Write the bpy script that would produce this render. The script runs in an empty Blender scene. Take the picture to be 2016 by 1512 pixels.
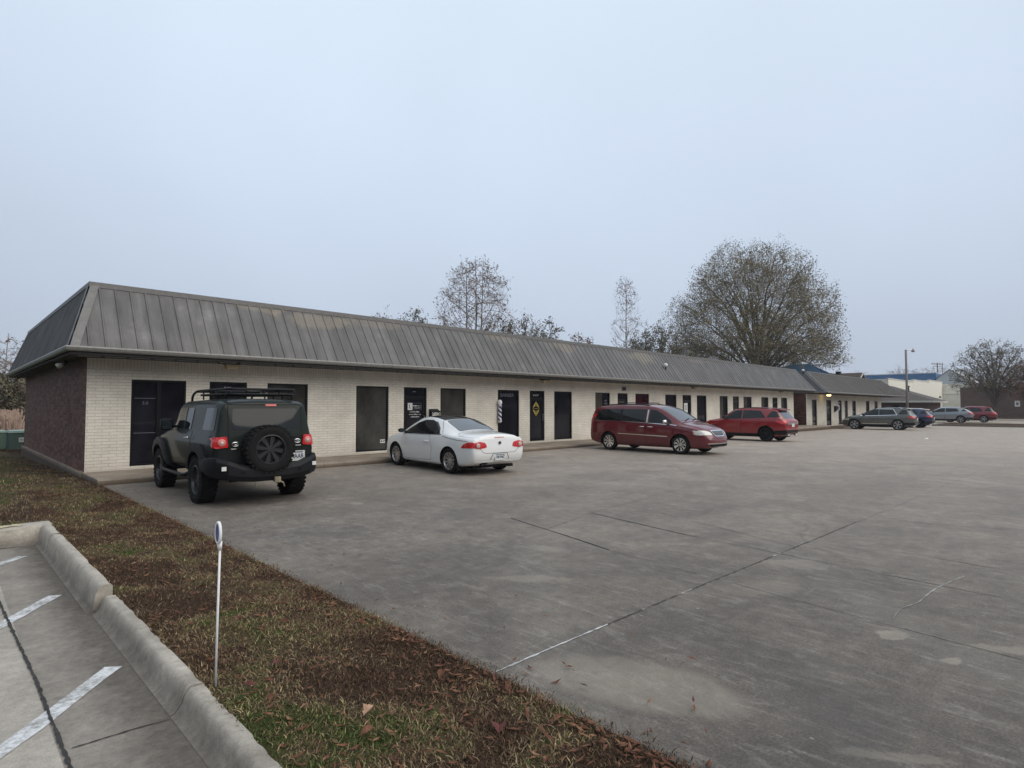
import bpy, bmesh, math, random
import numpy as np
from mathutils import Vector, Matrix
from mathutils.bvhtree import BVHTree
from mathutils.geometry import delaunay_2d_cdt
random.seed(7); rng = np.random.default_rng(7)
R = math.radians
scene = bpy.context.scene
C = scene.collection

# ------------------------------------------------------------------ helpers
def tag(o, label=None, cat=None, group=None, kind=None):
    if label: o['label'] = label
    if cat: o['category'] = cat
    if group: o['group'] = group
    if kind: o['kind'] = kind
    return o

def thing(name, label, cat, loc=(0, 0, 0), rz=0, group=None, scale=1):
    o = bpy.data.objects.new(name, None); C.objects.link(o)
    o.location = loc; o.rotation_euler = (0, 0, rz); o.scale = (scale,)*3 if not hasattr(scale, '__len__') else scale
    o.empty_display_size = .2
    return tag(o, label, cat, group)

def copy_tree(o, parent=None):
    c = o.copy(); C.objects.link(c); c.parent = parent
    for ch in list(o.children): copy_tree(ch, c)
    return c

class MB:
    def __init__(s): s.v = []; s.f = []; s.m = []; s.mi = 0
    def add(s, vs, fs):
        b = len(s.v); s.v += [tuple(p) for p in vs]
        for f in fs: s.f.append(tuple(i+b for i in f)); s.m.append(s.mi)
    def quad(s, a, b, c, d): s.add([a, b, c, d], [(0, 1, 2, 3)])
    def box(s, x0, x1, y0, y1, z0, z1):
        s.add([(x0,y0,z0),(x1,y0,z0),(x1,y1,z0),(x0,y1,z0),(x0,y0,z1),(x1,y0,z1),(x1,y1,z1),(x0,y1,z1)],
              [(0,3,2,1),(4,5,6,7),(0,1,5,4),(1,2,6,5),(2,3,7,6),(3,0,4,7)])
    def obox(s, c, ax, ay, az):
        c, ax, ay, az = map(Vector, (c, ax, ay, az))
        vs = [c+i*ax+j*ay+k*az for k in (-1, 1) for i, j in ((-1,-1),(1,-1),(1,1),(-1,1))]
        s.add(vs, [(0,3,2,1),(4,5,6,7),(0,1,5,4),(1,2,6,5),(2,3,7,6),(3,0,4,7)])
    def beam(s, a, b, w, h, up=(0, 0, 1)):
        a, b = Vector(a), Vector(b); d = (b-a); L = d.length; d.normalize()
        x = d.cross(Vector(up)).normalized(); u = x.cross(d)
        s.obox((a+b)/2, d*L/2, x*w/2, u*h/2)
    def tube(s, pts, r, n=8, cap=True, closed=False):
        pts = [Vector(p) for p in pts]; N = len(pts)
        rr = r if hasattr(r, '__len__') else [r]*N
        vs = []; px = None
        for i, p in enumerate(pts):
            if closed: d = pts[(i+1) % N]-pts[i-1]
            else: d = pts[min(i+1, N-1)]-pts[max(i-1, 0)]
            if d.length < 1e-9: d = Vector((0, 0, 1))
            d.normalize()
            if px is None:
                px = d.orthogonal().normalized()
            else:
                px = px-d*px.dot(d)
                px = px.normalized() if px.length > 1e-6 else d.orthogonal().normalized()
            q = d.cross(px)
            for k in range(n):
                t = 2*math.pi*k/n; vs.append(p+(px*math.cos(t)+q*math.sin(t))*rr[i])
        fs = []
        for i in range(N if closed else N-1):
            j = (i+1) % N
            for k in range(n):
                l = (k+1) % n; fs.append((i*n+k, i*n+l, j*n+l, j*n+k))
        if cap and not closed: fs += [tuple(range(n-1, -1, -1)), tuple((N-1)*n+k for k in range(n))]
        s.add(vs, fs)
    def lathe(s, prof, n=32, axis='y', c=(0, 0, 0), closed=False):
        vs = []; fs = []; P = len(prof)
        for i in range(n):
            t = 2*math.pi*i/n; ct, st = math.cos(t), math.sin(t)
            for r, h in prof:
                if axis == 'y': p = (c[0]+r*ct, c[1]+h, c[2]+r*st)
                elif axis == 'z': p = (c[0]+r*ct, c[1]+r*st, c[2]+h)
                else: p = (c[0]+h, c[1]+r*ct, c[2]+r*st)
                vs.append(p)
        for i in range(n):
            j = (i+1) % n
            for k in range(P if closed else P-1):
                l = (k+1) % P; fs.append((i*P+k, i*P+l, j*P+l, j*P+k))
        s.add(vs, fs)
    def build(s, name, mats, parent=None, smooth=False, off=None, angle=None):
        me = bpy.data.meshes.new(name); me.from_pydata(s.v, [], s.f)
        mats = mats if isinstance(mats, (list, tuple)) else [mats]
        for m in mats: me.materials.append(m)
        if len(mats) > 1: me.polygons.foreach_set('material_index', s.m)
        if smooth or angle: me.polygons.foreach_set('use_smooth', [True]*len(me.polygons))
        if angle: me.set_sharp_from_angle(angle=R(angle))
        me.update()
        return link(name, me, parent, off)

def link(name, me, parent=None, off=None):
    o = bpy.data.objects.new(name, me); C.objects.link(o)
    if parent is not None: o.parent = parent
    if off: o.location = off
    return o

# ------------------------------------------------------------------ materials
class NT:
    def __init__(s, name, world=False):
        if world: s.t = name
        else:
            s.m = bpy.data.materials.new(name); s.m.use_nodes = True; s.t = s.m.node_tree
        s.t.nodes.clear()
    def n(s, typ, ins=None, **kw):
        nd = s.t.nodes.new(typ)
        for k, v in kw.items(): setattr(nd, k, v)
        for k, v in (ins or {}).items(): s.set(nd, k, v)
        return nd
    def set(s, nd, k, v):
        sk = nd.inputs[k]
        if isinstance(v, bpy.types.Node): v = v.outputs[0]
        if isinstance(v, bpy.types.NodeSocket): s.t.links.new(v, sk)
        else:
            if sk.type == 'RGBA' and len(v) == 3: v = (*v, 1)
            sk.default_value = v
    def pos(s): return s.n('ShaderNodeNewGeometry').outputs['Position']
    def obj(s): return s.n('ShaderNodeTexCoord').outputs['Object']
    def map(s, v, scale=(1, 1, 1), loc=(0, 0, 0), rot=(0, 0, 0)):
        return s.n('ShaderNodeMapping', {'Vector': v, 'Scale': scale, 'Location': loc, 'Rotation': rot}).outputs[0]
    def noise(s, v, scale, detail=4, rough=.55, dist=0):
        return s.n('ShaderNodeTexNoise', {'Vector': v, 'Scale': scale, 'Detail': detail, 'Roughness': rough, 'Distortion': dist}).outputs['Fac']
    def ramp(s, f, stops, interp='LINEAR'):
        nd = s.n('ShaderNodeValToRGB', {'Fac': f}); cr = nd.color_ramp; cr.interpolation = interp
        while len(cr.elements) < len(stops): cr.elements.new(.5)
        for e, (p, c) in zip(cr.elements, stops):
            e.position = p; e.color = (*c, 1) if hasattr(c, '__len__') else (c, c, c, 1)
        return nd.outputs['Color']
    def mix(s, f, a, b, mode='MIX'):
        nd = s.n('ShaderNodeMix', data_type='RGBA', blend_type=mode)
        for i, v in ((0, f), (6, a), (7, b)):
            if isinstance(v, bpy.types.NodeSocket): s.t.links.new(v, nd.inputs[i])
            elif i == 0: nd.inputs[0].default_value = v
            else: nd.inputs[i].default_value = (*v, 1) if len(v) == 3 else v
        return nd.outputs[2]
    def math(s, op, a, b=0., c=0., clamp=False):
        nd = s.n('ShaderNodeMath', operation=op, use_clamp=clamp)
        for i, v in enumerate((a, b, c)):
            if isinstance(v, bpy.types.NodeSocket): s.t.links.new(v, nd.inputs[i])
            else: nd.inputs[i].default_value = v
        return nd.outputs[0]
    def sep(s, v): return s.n('ShaderNodeSeparateXYZ', {'Vector': v}).outputs
    def comb(s, x=0., y=0., z=0.): return s.n('ShaderNodeCombineXYZ', {'X': x, 'Y': y, 'Z': z}).outputs[0]
    def bump(s, h, strength=.3, dist=.02): return s.n('ShaderNodeBump', {'Height': h, 'Strength': strength, 'Distance': dist}).outputs[0]
    def out(s, col, rough=.8, metal=0., normal=None, coat=0., coat_rough=.05, spec=.5, ior=1.45, emis=None, estr=0., bsdf=None):
        if bsdf is None:
            b = s.n('ShaderNodeBsdfPrincipled', {'Base Color': col, 'Roughness': rough, 'Metallic': metal, 'Coat Weight': coat,
                    'Coat Roughness': coat_rough, 'Specular IOR Level': spec, 'IOR': ior})
            if normal is not None: s.set(b, 'Normal', normal)
            if emis is not None: s.set(b, 'Emission Color', emis); s.set(b, 'Emission Strength', estr)
        else: b = bsdf
        o = s.n('ShaderNodeOutputMaterial'); s.t.links.new(b.outputs[0], o.inputs['Surface'])
        return s.m

def plain(name, col, rough=.6, metal=0., var=.12, scale=9., **kw):
    t = NT(name); p = t.obj()
    nz = t.noise(p, scale, 5, .6)
    c = t.mix(1., col, t.ramp(nz, [(.3, 1-var), (.7, 1+var)]), 'MULTIPLY')
    return t.out(c, rough, metal, **kw)

def paint(name, col, metal=.0, rough=.4, coat=1., spec=.5):
    t = NT(name); p = t.obj()
    dirt = t.noise(t.map(p, (1.2, 1.2, 2.)), 2.2, 6, .65)
    z = t.sep(p)[2]
    low = t.math('MULTIPLY', t.math('SUBTRACT', .75, z, clamp=True), t.math('MULTIPLY', dirt, .28), clamp=True)
    c = t.mix(low, col, (.17, .155, .13))
    return t.out(c, rough, metal, coat=coat, coat_rough=.04, spec=spec)

def glass(name, col=(.008, .009, .01), ior=1.5, rough=.03):
    t = NT(name); nz = t.noise(t.obj(), 3., 3)
    c = t.mix(t.math('MULTIPLY', nz, .5), col, tuple(min(1, 2.2*x) for x in col))
    return t.out(c, rough, ior=ior)

M = {}
M['rubber'] = plain('tyre_rubber', (.013, .013, .013), .85, spec=.2)
M['dark'] = plain('dark_plastic', (.008, .008, .009), .6, spec=.2)
M['trim'] = plain('black_trim', (.010, .011, .013), .5, spec=.25)
M['alloy'] = plain('alloy', (.45, .45, .46), .3, .85, .06)
M['chrome'] = plain('chrome', (.75, .75, .76), .12, 1., .03)
M['blackrim'] = plain('black_rim', (.012, .012, .014), .4, spec=.35)
M['red'] = NT('red_lens'); _t = M['red']; M['red'] = _t.out((.56, .02, .022), .15, coat=1.)
_t = NT('white_lens'); M['lens'] = _t.out((.62, .6, .57), .12, coat=1.)
_t = NT('amber_lens'); M['amber'] = _t.out((.6, .28, .08), .15, coat=1.)
M['glass'] = glass('car_glass')
M['glassky'] = glass('sky_glass', (.02, .024, .027), 2.5)
M['glassmid'] = glass('tinted_glass', (.008, .010, .011), 1.42)
M['plate'] = plain('plate_white', (.62, .64, .62), .45, var=.05)
M['plateink'] = plain('plate_ink', (.03, .05, .12), .5)
M['white'] = plain('white_print', (.75, .75, .73), .5, var=.04)

# brick ------------------------------------------------------------
def brick_mat(name, axis, c1, c2, mortar, bw, bh, ms, soldier=None, rough=.75, stain=.25, var=None):
    t = NT(name); p = t.pos(); x, y, z = t.sep(p)
    u = x if axis == 'x' else y
    vec = t.comb(u, z, 0.)
    def br(v, w, h):
        return t.n('ShaderNodeTexBrick', {'Vector': v, 'Color1': c1, 'Color2': c2, 'Mortar': mortar, 'Scale': 1., 'Mortar Size': ms,
            'Mortar Smooth': .3, 'Bias': 0., 'Brick Width': w, 'Row Height': h}, offset=.5)
    b = br(vec, bw, bh); col, fac = b.outputs['Color'], b.outputs['Fac']
    if soldier:
        b2 = br(t.comb(u, t.math('SUBTRACT', z, soldier), 0.), bh, bw)
        k = t.math('GREATER_THAN', z, soldier)
        col = t.mix(k, col, b2.outputs['Color']); fac = t.math('ADD', t.math('MULTIPLY', fac, t.math('SUBTRACT', 1., k)), t.math('MULTIPLY', b2.outputs['Fac'], k))
    if var:   # strong brick-to-brick variation, cells of brick size
        wn = t.n('ShaderNodeTexWhiteNoise', {'Vector': t.n('ShaderNodeVectorMath', {0: t.map(vec, (1/bw, 1/bh, 1)), 1: (0, 0, 0)}, operation='FLOOR').outputs[0]}, noise_dimensions='2D').outputs['Value']
        nz = t.noise(t.map(vec, (1.6, 2.6, 1)), 1.1, 5, .75)
        col = t.mix(t.ramp(t.math('ADD', t.math('MULTIPLY', wn, .55), t.math('MULTIPLY', nz, .5)), [(.35, 0.), (.75, .75)]), col, var)
    nz = t.noise(p, 1.1, 6, .65)
    col = t.mix(1., col, t.ramp(nz, [(.25, 1-stain), (.75, 1+stain*.3)]), 'MULTIPLY')
    fine = t.noise(p, 38., 3)
    col = t.mix(1., col, t.ramp(fine, [(.3, .9), (.7, 1.08)]), 'MULTIPLY')
    # splash-back grime near the ground
    g = t.math('MULTIPLY', t.math('SUBTRACT', .42, t.math('MULTIPLY', z, .9), clamp=True), t.noise(p, 3., 5, .7), clamp=True)
    col = t.mix(g, col, (.25, .17, .11))
    h = t.math('ADD', t.math('MULTIPLY', fac, -1.), t.math('MULTIPLY', fine, .25))
    return t.out(col, rough, normal=t.bump(h, .6, .012))

M['paintbrick'] = brick_mat('white_painted_brick', 'x', (.82, .77, .675), (.765, .715, .625), (.60, .55, .475), .30, .0765, .0075, soldier=2.60)
M['paintbrick_side'] = brick_mat('white_painted_brick_side', 'y', (.82, .77, .675), (.765, .715, .625), (.60, .55, .475), .30, .0765, .0075, soldier=2.60)
M['brownbrick'] = brick_mat('brown_brick_side', 'y', (.16, .050, .033), (.072, .026, .019), (.08, .052, .042), .30, .0765, .008, var=(.25, .125, .095), stain=.4)
M['brownbrick_x'] = brick_mat('brown_brick_front', 'x', (.16, .050, .033), (.072, .026, .019), (.08, .052, .042), .30, .0765, .008, var=(.25, .125, .095), stain=.4)
M['redbrick'] = brick_mat('dark_red_brick', 'y', (.10, .045, .037), (.07, .033, .03), (.10, .085, .08), .22, .075, .01, stain=.2)
M['farbrick'] = brick_mat('far_brown_brick', 'y', (.17, .105, .085), (.125, .082, .07), (.17, .145, .13), .4, .2, .02, stain=.25)
M['redbrick_x'] = brick_mat('dark_red_brick_front', 'x', (.10, .045, .037), (.07, .033, .03), (.10, .085, .08), .22, .075, .01, stain=.2)

# metal roof ------------------------------------------------------------
def roof_mat(name, col, tan=1., axis='x'):
    t = NT(name); p = t.pos(); x, y, z = t.sep(p)
    u = x if axis == 'x' else y
    panel = t.n('ShaderNodeTexWhiteNoise', {'W': t.math('FLOOR', t.math('DIVIDE', u, .325))}, noise_dimensions='1D').outputs['Value']
    streak = t.noise(t.comb(t.math('MULTIPLY', u, 5.), t.math('MULTIPLY', z, .7), 0.), 1., 6, .65)
    blot = t.noise(t.comb(u, t.math('MULTIPLY', z, 1.), 3.), 1.3, 6, .6)
    c = t.mix(1., col, t.ramp(streak, [(.25, .66), (.75, 1.3)]), 'MULTIPLY')
    c = t.mix(1., c, t.ramp(panel, [(0., .9), (1., 1.1)]), 'MULTIPLY')
    c = t.mix(1., c, t.ramp(blot, [(.3, .8), (.6, 1.05), (.76, 1.5)]), 'MULTIPLY')
    # weathered tan patches where the finish is gone, along the top of the slope
    big = t.noise(t.comb(u, 0., 0.), .23, 2, .5)
    edge = t.noise(t.comb(t.math('MULTIPLY', u, 1.6), t.math('MULTIPLY', z, 1.2), 7.), 1., 5, .6)
    hgt = t.math('MULTIPLY', t.math('SUBTRACT', z, 3.55), .62)
    m = t.math('ADD', t.math('ADD', t.math('MULTIPLY', big, 1.1), t.math('MULTIPLY', edge, .55)), t.math('MULTIPLY', hgt, .5))
    m = t.ramp(m, [(1.06, 0.) if False else (.99, 0.), (1., 1.)])
    c = t.mix(t.math('MULTIPLY', m, .0), c, (.3, .26, .2))
    def patch(cx, cz, rx, rz, s=1.):
        dx = t.math('DIVIDE', t.math('SUBTRACT', u, cx), rx); dz = t.math('DIVIDE', t.math('SUBTRACT', z, cz), rz)
        d = t.math('SQRT', t.math('ADD', t.math('MULTIPLY', dx, dx), t.math('MULTIPLY', dz, dz)))
        d = t.math('ADD', d, t.math('MULTIPLY', t.math('SUBTRACT', edge, .5), 2.))
        return t.math('MULTIPLY', t.ramp(d, [(.60, 1.), (.92, 0.)]), s*.62)
    if tan:
        for a in ((8.2, 4.35, 1.3, .32, .62), (6.6, 4.6, 1.0, .2, .5), (10.2, 4.5, 1.4, .22, .35), (16.4, 4.5, 1.2, .25, .4), (20.2, 4.4, 1.2, .3, .55), (26.6, 4.35, 1.5, .45, .7), (33., 4.5, 1.5, .2, .4), (5.0, 3.3, .8, .25, .12)):
            c = t.mix(patch(*a), c, (.30, .255, .195))
    # white bird streaks
    wt = t.noise(t.comb(t.math('MULTIPLY', u, 9.), t.math('MULTIPLY', z, 1.6), 1.), 1., 3, .5)
    c = t.mix(t.ramp(wt, [(.755, 0.), (.79, .55)]), c, (.6, .6, .58))
    fine = t.noise(p, 30., 4, .7)
    c = t.mix(1., c, t.ramp(fine, [(.3, .92), (.7, 1.08)]), 'MULTIPLY')
    return t.out(c, .5, .25, normal=t.bump(blot, .15, .03), spec=.4)
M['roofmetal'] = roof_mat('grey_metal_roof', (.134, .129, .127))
M['roofside'] = roof_mat('shaded_metal_roof_side', (.10, .10, .105), 0, 'y')  # shade of the side slopes put into a darker base colour
M['rooftrim'] = plain('roof_trim', (.175, .17, .165), .5, .3, .15)
M['gutter'] = plain('gutter_metal', (.22, .212, .20), .45, .2, .2)
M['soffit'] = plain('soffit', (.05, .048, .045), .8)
M['flatroof'] = plain('flat_roof', (.12, .12, .115), .9)
M['shingle'] = plain('roof_shingle', (.12, .105, .095), .9, var=.35, scale=6.)
M['bluemetal'] = plain('blue_metal', (.05, .115, .20), .5, .2, .12, 1.)
M['blueband'] = plain('blue_metal_band', (.055, .16, .33), .5, .1, .1, 1.)
M['cream'] = plain('cream_wall', (.80, .775, .68), .8, var=.06, scale=1.)
M['creamgrey'] = plain('pale_wall', (.55, .57, .58), .8, var=.05, scale=1.)
M['fascia'] = plain('white_fascia', (.62, .6, .56), .6)
M['wood'] = plain('weathered_wood', (.16, .14, .12), .9, var=.3, scale=3.)
M['frame'] = plain('bronze_frame', (.006, .006, .009), .4, spec=.2)
M['jamb'] = plain('painted_jamb', (.62, .59, .50), .7)

def store_glass(name, base, stripe=None, lo=0.):
    t = NT(name); p = t.pos(); x, y, z = t.sep(p)
    nz = t.noise(t.map(p, (1., 1., .6)), 1.3, 4, .6)
    c = t.mix(1., base, t.ramp(nz, [(.3, .5), (.7, 1.5)]), 'MULTIPLY')
    if stripe:
        w = t.n('ShaderNodeTexWave', {'Vector': t.comb(x, 0., 0.), 'Scale': 2.6, 'Distortion': .4, 'Detail': 1.}, wave_type='BANDS', bands_direction='X').outputs['Fac']
        c = t.mix(t.math('MULTIPLY', w, .8), c, stripe)
    return t.out(c, .04, ior=1.3)
M['sglass'] = store_glass('shop_glass', (.013, .013, .018))
M['sblind'] = store_glass('blind_behind_glass', (.055, .05, .043), (.085, .078, .066))
M['smid'] = store_glass('curtained_glass', (.052, .05, .046))
M['sred'] = store_glass('red_backed_glass', (.035, .006, .013))

# concrete lot ------------------------------------------------------------
def ellipse(t, x, y, wob, cx, cy, rx, ry, ang=0., soft=.12, s=1.):
    ca, sa = math.cos(R(ang)), math.sin(R(ang))
    dx = t.math('SUBTRACT', x, cx); dy = t.math('SUBTRACT', y, cy)
    a = t.math('DIVIDE', t.math('ADD', t.math('MULTIPLY', dx, ca), t.math('MULTIPLY', dy, sa)), rx)
    b = t.math('DIVIDE', t.math('SUBTRACT', t.math('MULTIPLY', dy, ca), t.math('MULTIPLY', dx, sa)), ry)
    d = t.math('SQRT', t.math('ADD', t.math('MULTIPLY', a, a), t.math('MULTIPLY', b, b)))
    d = t.math('ADD', d, wob)
    return t.math('MULTIPLY', t.ramp(d, [(max(0., .9-soft), 1.), (.9, 0.)]), s)

t = NT('lot_concrete'); p = t.pos(); x, y, z = t.sep(p)
big = t.noise(p, .16, 5, .6); mid = t.noise(p, .75, 7, .68, .6); fine = t.noise(p, 7., 6, .7); grain = t.noise(p, 60., 4, .75); speck = t.noise(p, 24., 5, .8)
fib = t.noise(t.map(p, (9., 1.8, 1.), rot=(0, 0, R(18))), 1.6, 6, .72, .8)
c = t.ramp(mid, [(.26, (.108, .092, .077)), (.5, (.160, .138, .117)), (.74, (.235, .205, .172))])
c = t.mix(1., c, t.ramp(big, [(.32, .82), (.68, 1.2)]), 'MULTIPLY')
near = t.math('SUBTRACT', 1., t.math('MULTIPLY', t.math('SUBTRACT', t.math('ADD', x, t.math('MULTIPLY', y, .9)), 4.), .16), clamp=True)   # the near corner of the lot is darkest
c = t.mix(t.math('MULTIPLY', near, .55), c, t.mix(1., c, (.56, .56, .57), 'MULTIPLY'))
c = t.mix(t.math('MULTIPLY', t.ramp(fib, [(.52, 0.), (.70, 1.)]), .40), c, (.33, .31, .275))
c = t.mix(1., c, t.ramp(fine, [(.25, .74), (.75, 1.26)]), 'MULTIPLY')
c = t.mix(1., c, t.ramp(grain, [(.3, .62), (.7, 1.38)]), 'MULTIPLY')
c = t.mix(t.ramp(speck, [(.60, 0.), (.68, .42)]), c, (.36, .325, .275))
c = t.mix(t.ramp(speck, [(.32, .45), (.40, 0.)]), c, (.07, .064, .058))
# far half of the lot is paler and warmer
far = t.math('MULTIPLY', t.math('SUBTRACT', t.math('ADD', x, t.math('MULTIPLY', y, .6)), 8.), .038, clamp=True)
c = t.mix(t.math('MULTIPLY', far, .85), c, t.mix(1., (.40, .338, .283), t.ramp(mid, [(.25, .78), (.75, 1.18)]), 'MULTIPLY'))
wob = t.math('ADD', t.math('MULTIPLY', t.math('SUBTRACT', t.noise(p, 1.9, 6, .7, .3), .5), 2.3), t.math('MULTIPLY', t.math('SUBTRACT', fine, .5), 2.2))
pale = (.32, .28, .228)
for e in ((3.10, 2.02, .37, .80, 20, .20, .56), (4.9, 13.4, .5, 1.0, 60, .3, .6), (5.25, 9.1, .12, .22, 0, .3, .8), (5.23, 4.6, .18, .3, 20, .3, .6),
          (5.09, 1.08, .16, .10, -40, .25, .8), (4.85, .71, .13, .08, -35, .25, .8), (5.35, .45, .1, .32, 30, .3, .6), (3.34, .72, .06, .3, 35, .35, .5),
          (6.63, 2.29, .22, .36, 25, .2, .45), (5.6, 2.2, .3, .6, 60, .4, .35), (4.15, 4.0, .16, .5, 40, .4, .55), (5.0, 12.4, 1.4, .7, 30, .6, .4), (7.4, 10.6, 1.2, .7, 10, .6, .35),
          (11., 9.6, 2.6, .6, -12, .5, .45), (15.5, 11.6, 2.4, .7, 10, .5, .4), (21., 12., 3., 1., 0, .5, .4)):
    c = t.mix(ellipse(t, x, y, t.math('MULTIPLY', wob, .22 if e[2] == .37 else 1.), *e[:6], e[6]*.72), c, pale)
for e in ((4.3, 11.3, 1.1, 1.6, 0, .6, .6), (10., 12.3, 1., 2.2, 0, .6, .55), (3.6, 7.4, .9, 1.8, 30, .8, .45), (4.4, 5., 1.3, .9, 20, .8, .4), (6.6, 7.3, 2.4, .7, 10, .7, .3), (3.6, 1.1, 1.2, .5, 30, .7, .35), (18.8, 11.5, 1., 2.4, 0, .6, .4),
          (5., 6.3, .3, .14, 0, .3, .35), (4.1, 13.1, .3, .3, 0, .4, .4)):
    c = t.mix(ellipse(t, x, y, wob, *e), c, (.095, .091, .087))
# tyre arcs and drip trails
ring = t.math('ABSOLUTE', t.math('SUBTRACT', t.math('SQRT', t.math('ADD', t.math('POWER', t.math('SUBTRACT', x, 14.), 2.), t.math('POWER', t.math('ADD', y, 7.), 2.))), 14.6))
c = t.mix(t.math('MULTIPLY', t.ramp(ring, [(.05, 1.), (.45, 0.)]), t.math('MULTIPLY', fib, .18)), c, (.34, .325, .29))
ring2 = t.math('ABSOLUTE', t.math('SUBTRACT', t.math('SQRT', t.math('ADD', t.math('POWER', t.math('SUBTRACT', x, 15.), 2.), t.math('POWER', t.math('ADD', y, 8.), 2.))), 13.2))
c = t.mix(t.math('MULTIPLY', t.ramp(ring2, [(.05, 1.), (.4, 0.)]), t.math('MULTIPLY', fib, .16)), c, (.34, .325, .29))
# hairline cracks
vo = t.n('ShaderNodeTexVoronoi', {'Vector': t.n('ShaderNodeVectorMath', {0: p, 1: t.n('ShaderNodeTexNoise', {'Vector': p, 'Scale': .9, 'Detail': 5.}).outputs['Color']}, operation='ADD').outputs[0], 'Scale': .23}, feature='DISTANCE_TO_EDGE').outputs['Distance']
c = t.mix(t.math('MULTIPLY', t.ramp(vo, [(.0, 1.), (.006, 0.)]), t.ramp(big, [(.45, 0.), (.6, .5)])), c, (.06, .057, .053))
fl = t.n('ShaderNodeTexVoronoi', {'Vector': t.map(p, (1.5, 1., 1.)), 'Scale': 6.5, 'Randomness': 1.}, feature='F1').outputs['Distance']
c = t.mix(t.math('MULTIPLY', t.ramp(t.math('ADD', fl, t.math('MULTIPLY', t.noise(p, 25., 3), .16)), [(.15, 1.), (.19, 0.)]), t.ramp(t.noise(p, 1.1, 4, .7), [(.5, 0.), (.62, .5)])), c, (.36, .345, .315))
sc_ = t.noise(t.map(p, (1., 26., 1.), rot=(0, 0, R(-35))), 1.3, 3, .6)
c = t.mix(t.math('MULTIPLY', t.ramp(sc_, [(.66, 0.), (.72, .5)]), t.ramp(t.noise(p, .6, 3), [(.48, 0.), (.6, 1.)])), c, (.33, .315, .285))
c = t.mix(1., c, t.ramp(t.noise(p, 2.6, 6, .75, .5), [(.3, .84), (.7, 1.14)]), 'MULTIPLY')
rr = t.ramp(mid, [(.3, .6), (.7, .8)])
M['lot'] = t.out(c, rr, normal=t.bump(t.math('ADD', fine, t.math('MULTIPLY', grain, .7)), .25, .01), spec=.35)

t = NT('old_concrete'); p = t.pos(); x, y, z = t.sep(p)
mid = t.noise(p, 1.6, 7, .7, .4); fine = t.noise(p, 16., 6, .75); grain = t.noise(p, 110., 3, .6)
c = t.ramp(mid, [(.25, (.255, .227, .198)), (.5, (.375, .34, .297)), (.75, (.49, .445, .387))])
c = t.mix(1., c, t.ramp(fine, [(.25, .72), (.75, 1.22)]), 'MULTIPLY')
c = t.mix(1., c, t.ramp(grain, [(.25, .82), (.75, 1.16)]), 'MULTIPLY')
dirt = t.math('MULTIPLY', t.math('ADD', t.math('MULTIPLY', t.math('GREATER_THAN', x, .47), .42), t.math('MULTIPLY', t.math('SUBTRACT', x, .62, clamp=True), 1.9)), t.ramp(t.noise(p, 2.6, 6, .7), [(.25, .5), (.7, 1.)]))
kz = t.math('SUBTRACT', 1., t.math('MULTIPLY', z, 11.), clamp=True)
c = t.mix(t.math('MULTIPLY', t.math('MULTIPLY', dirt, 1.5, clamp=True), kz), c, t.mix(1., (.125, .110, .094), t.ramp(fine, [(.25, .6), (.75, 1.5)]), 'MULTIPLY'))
M['concrete'] = t.out(c, .85, normal=t.bump(t.math('ADD', fine, t.math('MULTIPLY', grain, .6)), .45, .012), spec=.3)

t = NT('kerb_concrete'); p = t.pos(); x, y, z = t.sep(p)
mid = t.noise(p, 3.2, 7, .7, .4); fine = t.noise(p, 22., 6, .75); grain = t.noise(p, 130., 3, .6)
c = t.ramp(mid, [(.25, (.31, .278, .235)), (.5, (.43, .39, .336)), (.75, (.56, .508, .44))])
c = t.mix(1., c, t.ramp(fine, [(.25, .75), (.75, 1.18)]), 'MULTIPLY')
c = t.mix(1., c, t.ramp(grain, [(.25, .84), (.75, 1.14)]), 'MULTIPLY')
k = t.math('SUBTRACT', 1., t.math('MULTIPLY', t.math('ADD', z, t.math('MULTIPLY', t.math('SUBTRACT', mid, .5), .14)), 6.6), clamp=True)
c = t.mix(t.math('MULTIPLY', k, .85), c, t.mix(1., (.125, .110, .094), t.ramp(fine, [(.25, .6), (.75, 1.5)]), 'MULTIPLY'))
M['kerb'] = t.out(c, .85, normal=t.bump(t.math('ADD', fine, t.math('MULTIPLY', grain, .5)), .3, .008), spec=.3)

t = NT('sidewalk_concrete'); p = t.pos(); x, y, z = t.sep(p)
mid = t.noise(p, 1.4, 6, .65); fine = t.noise(p, 20., 5, .7)
c = t.ramp(mid, [(.3, (.21, .165, .125)), (.7, (.34, .285, .23))])
c = t.mix(1., c, t.ramp(fine, [(.25, .8), (.75, 1.15)]), 'MULTIPLY')
c = t.mix(t.math('SUBTRACT', 1., t.math('MULTIPLY', z, 9.), clamp=True), c, (.10, .07, .052))
jn = t.math('ABSOLUTE', t.math('SUBTRACT', t.math('FRACT', t.math('DIVIDE', x, 3.05)), .5))
c = t.mix(t.ramp(jn, [(.0, 1.), (.004, 0.)]), c, (.09, .075, .06))
M['sidewalk'] = t.out(c, .85, normal=t.bump(fine, .3, .01), spec=.3)

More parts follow.
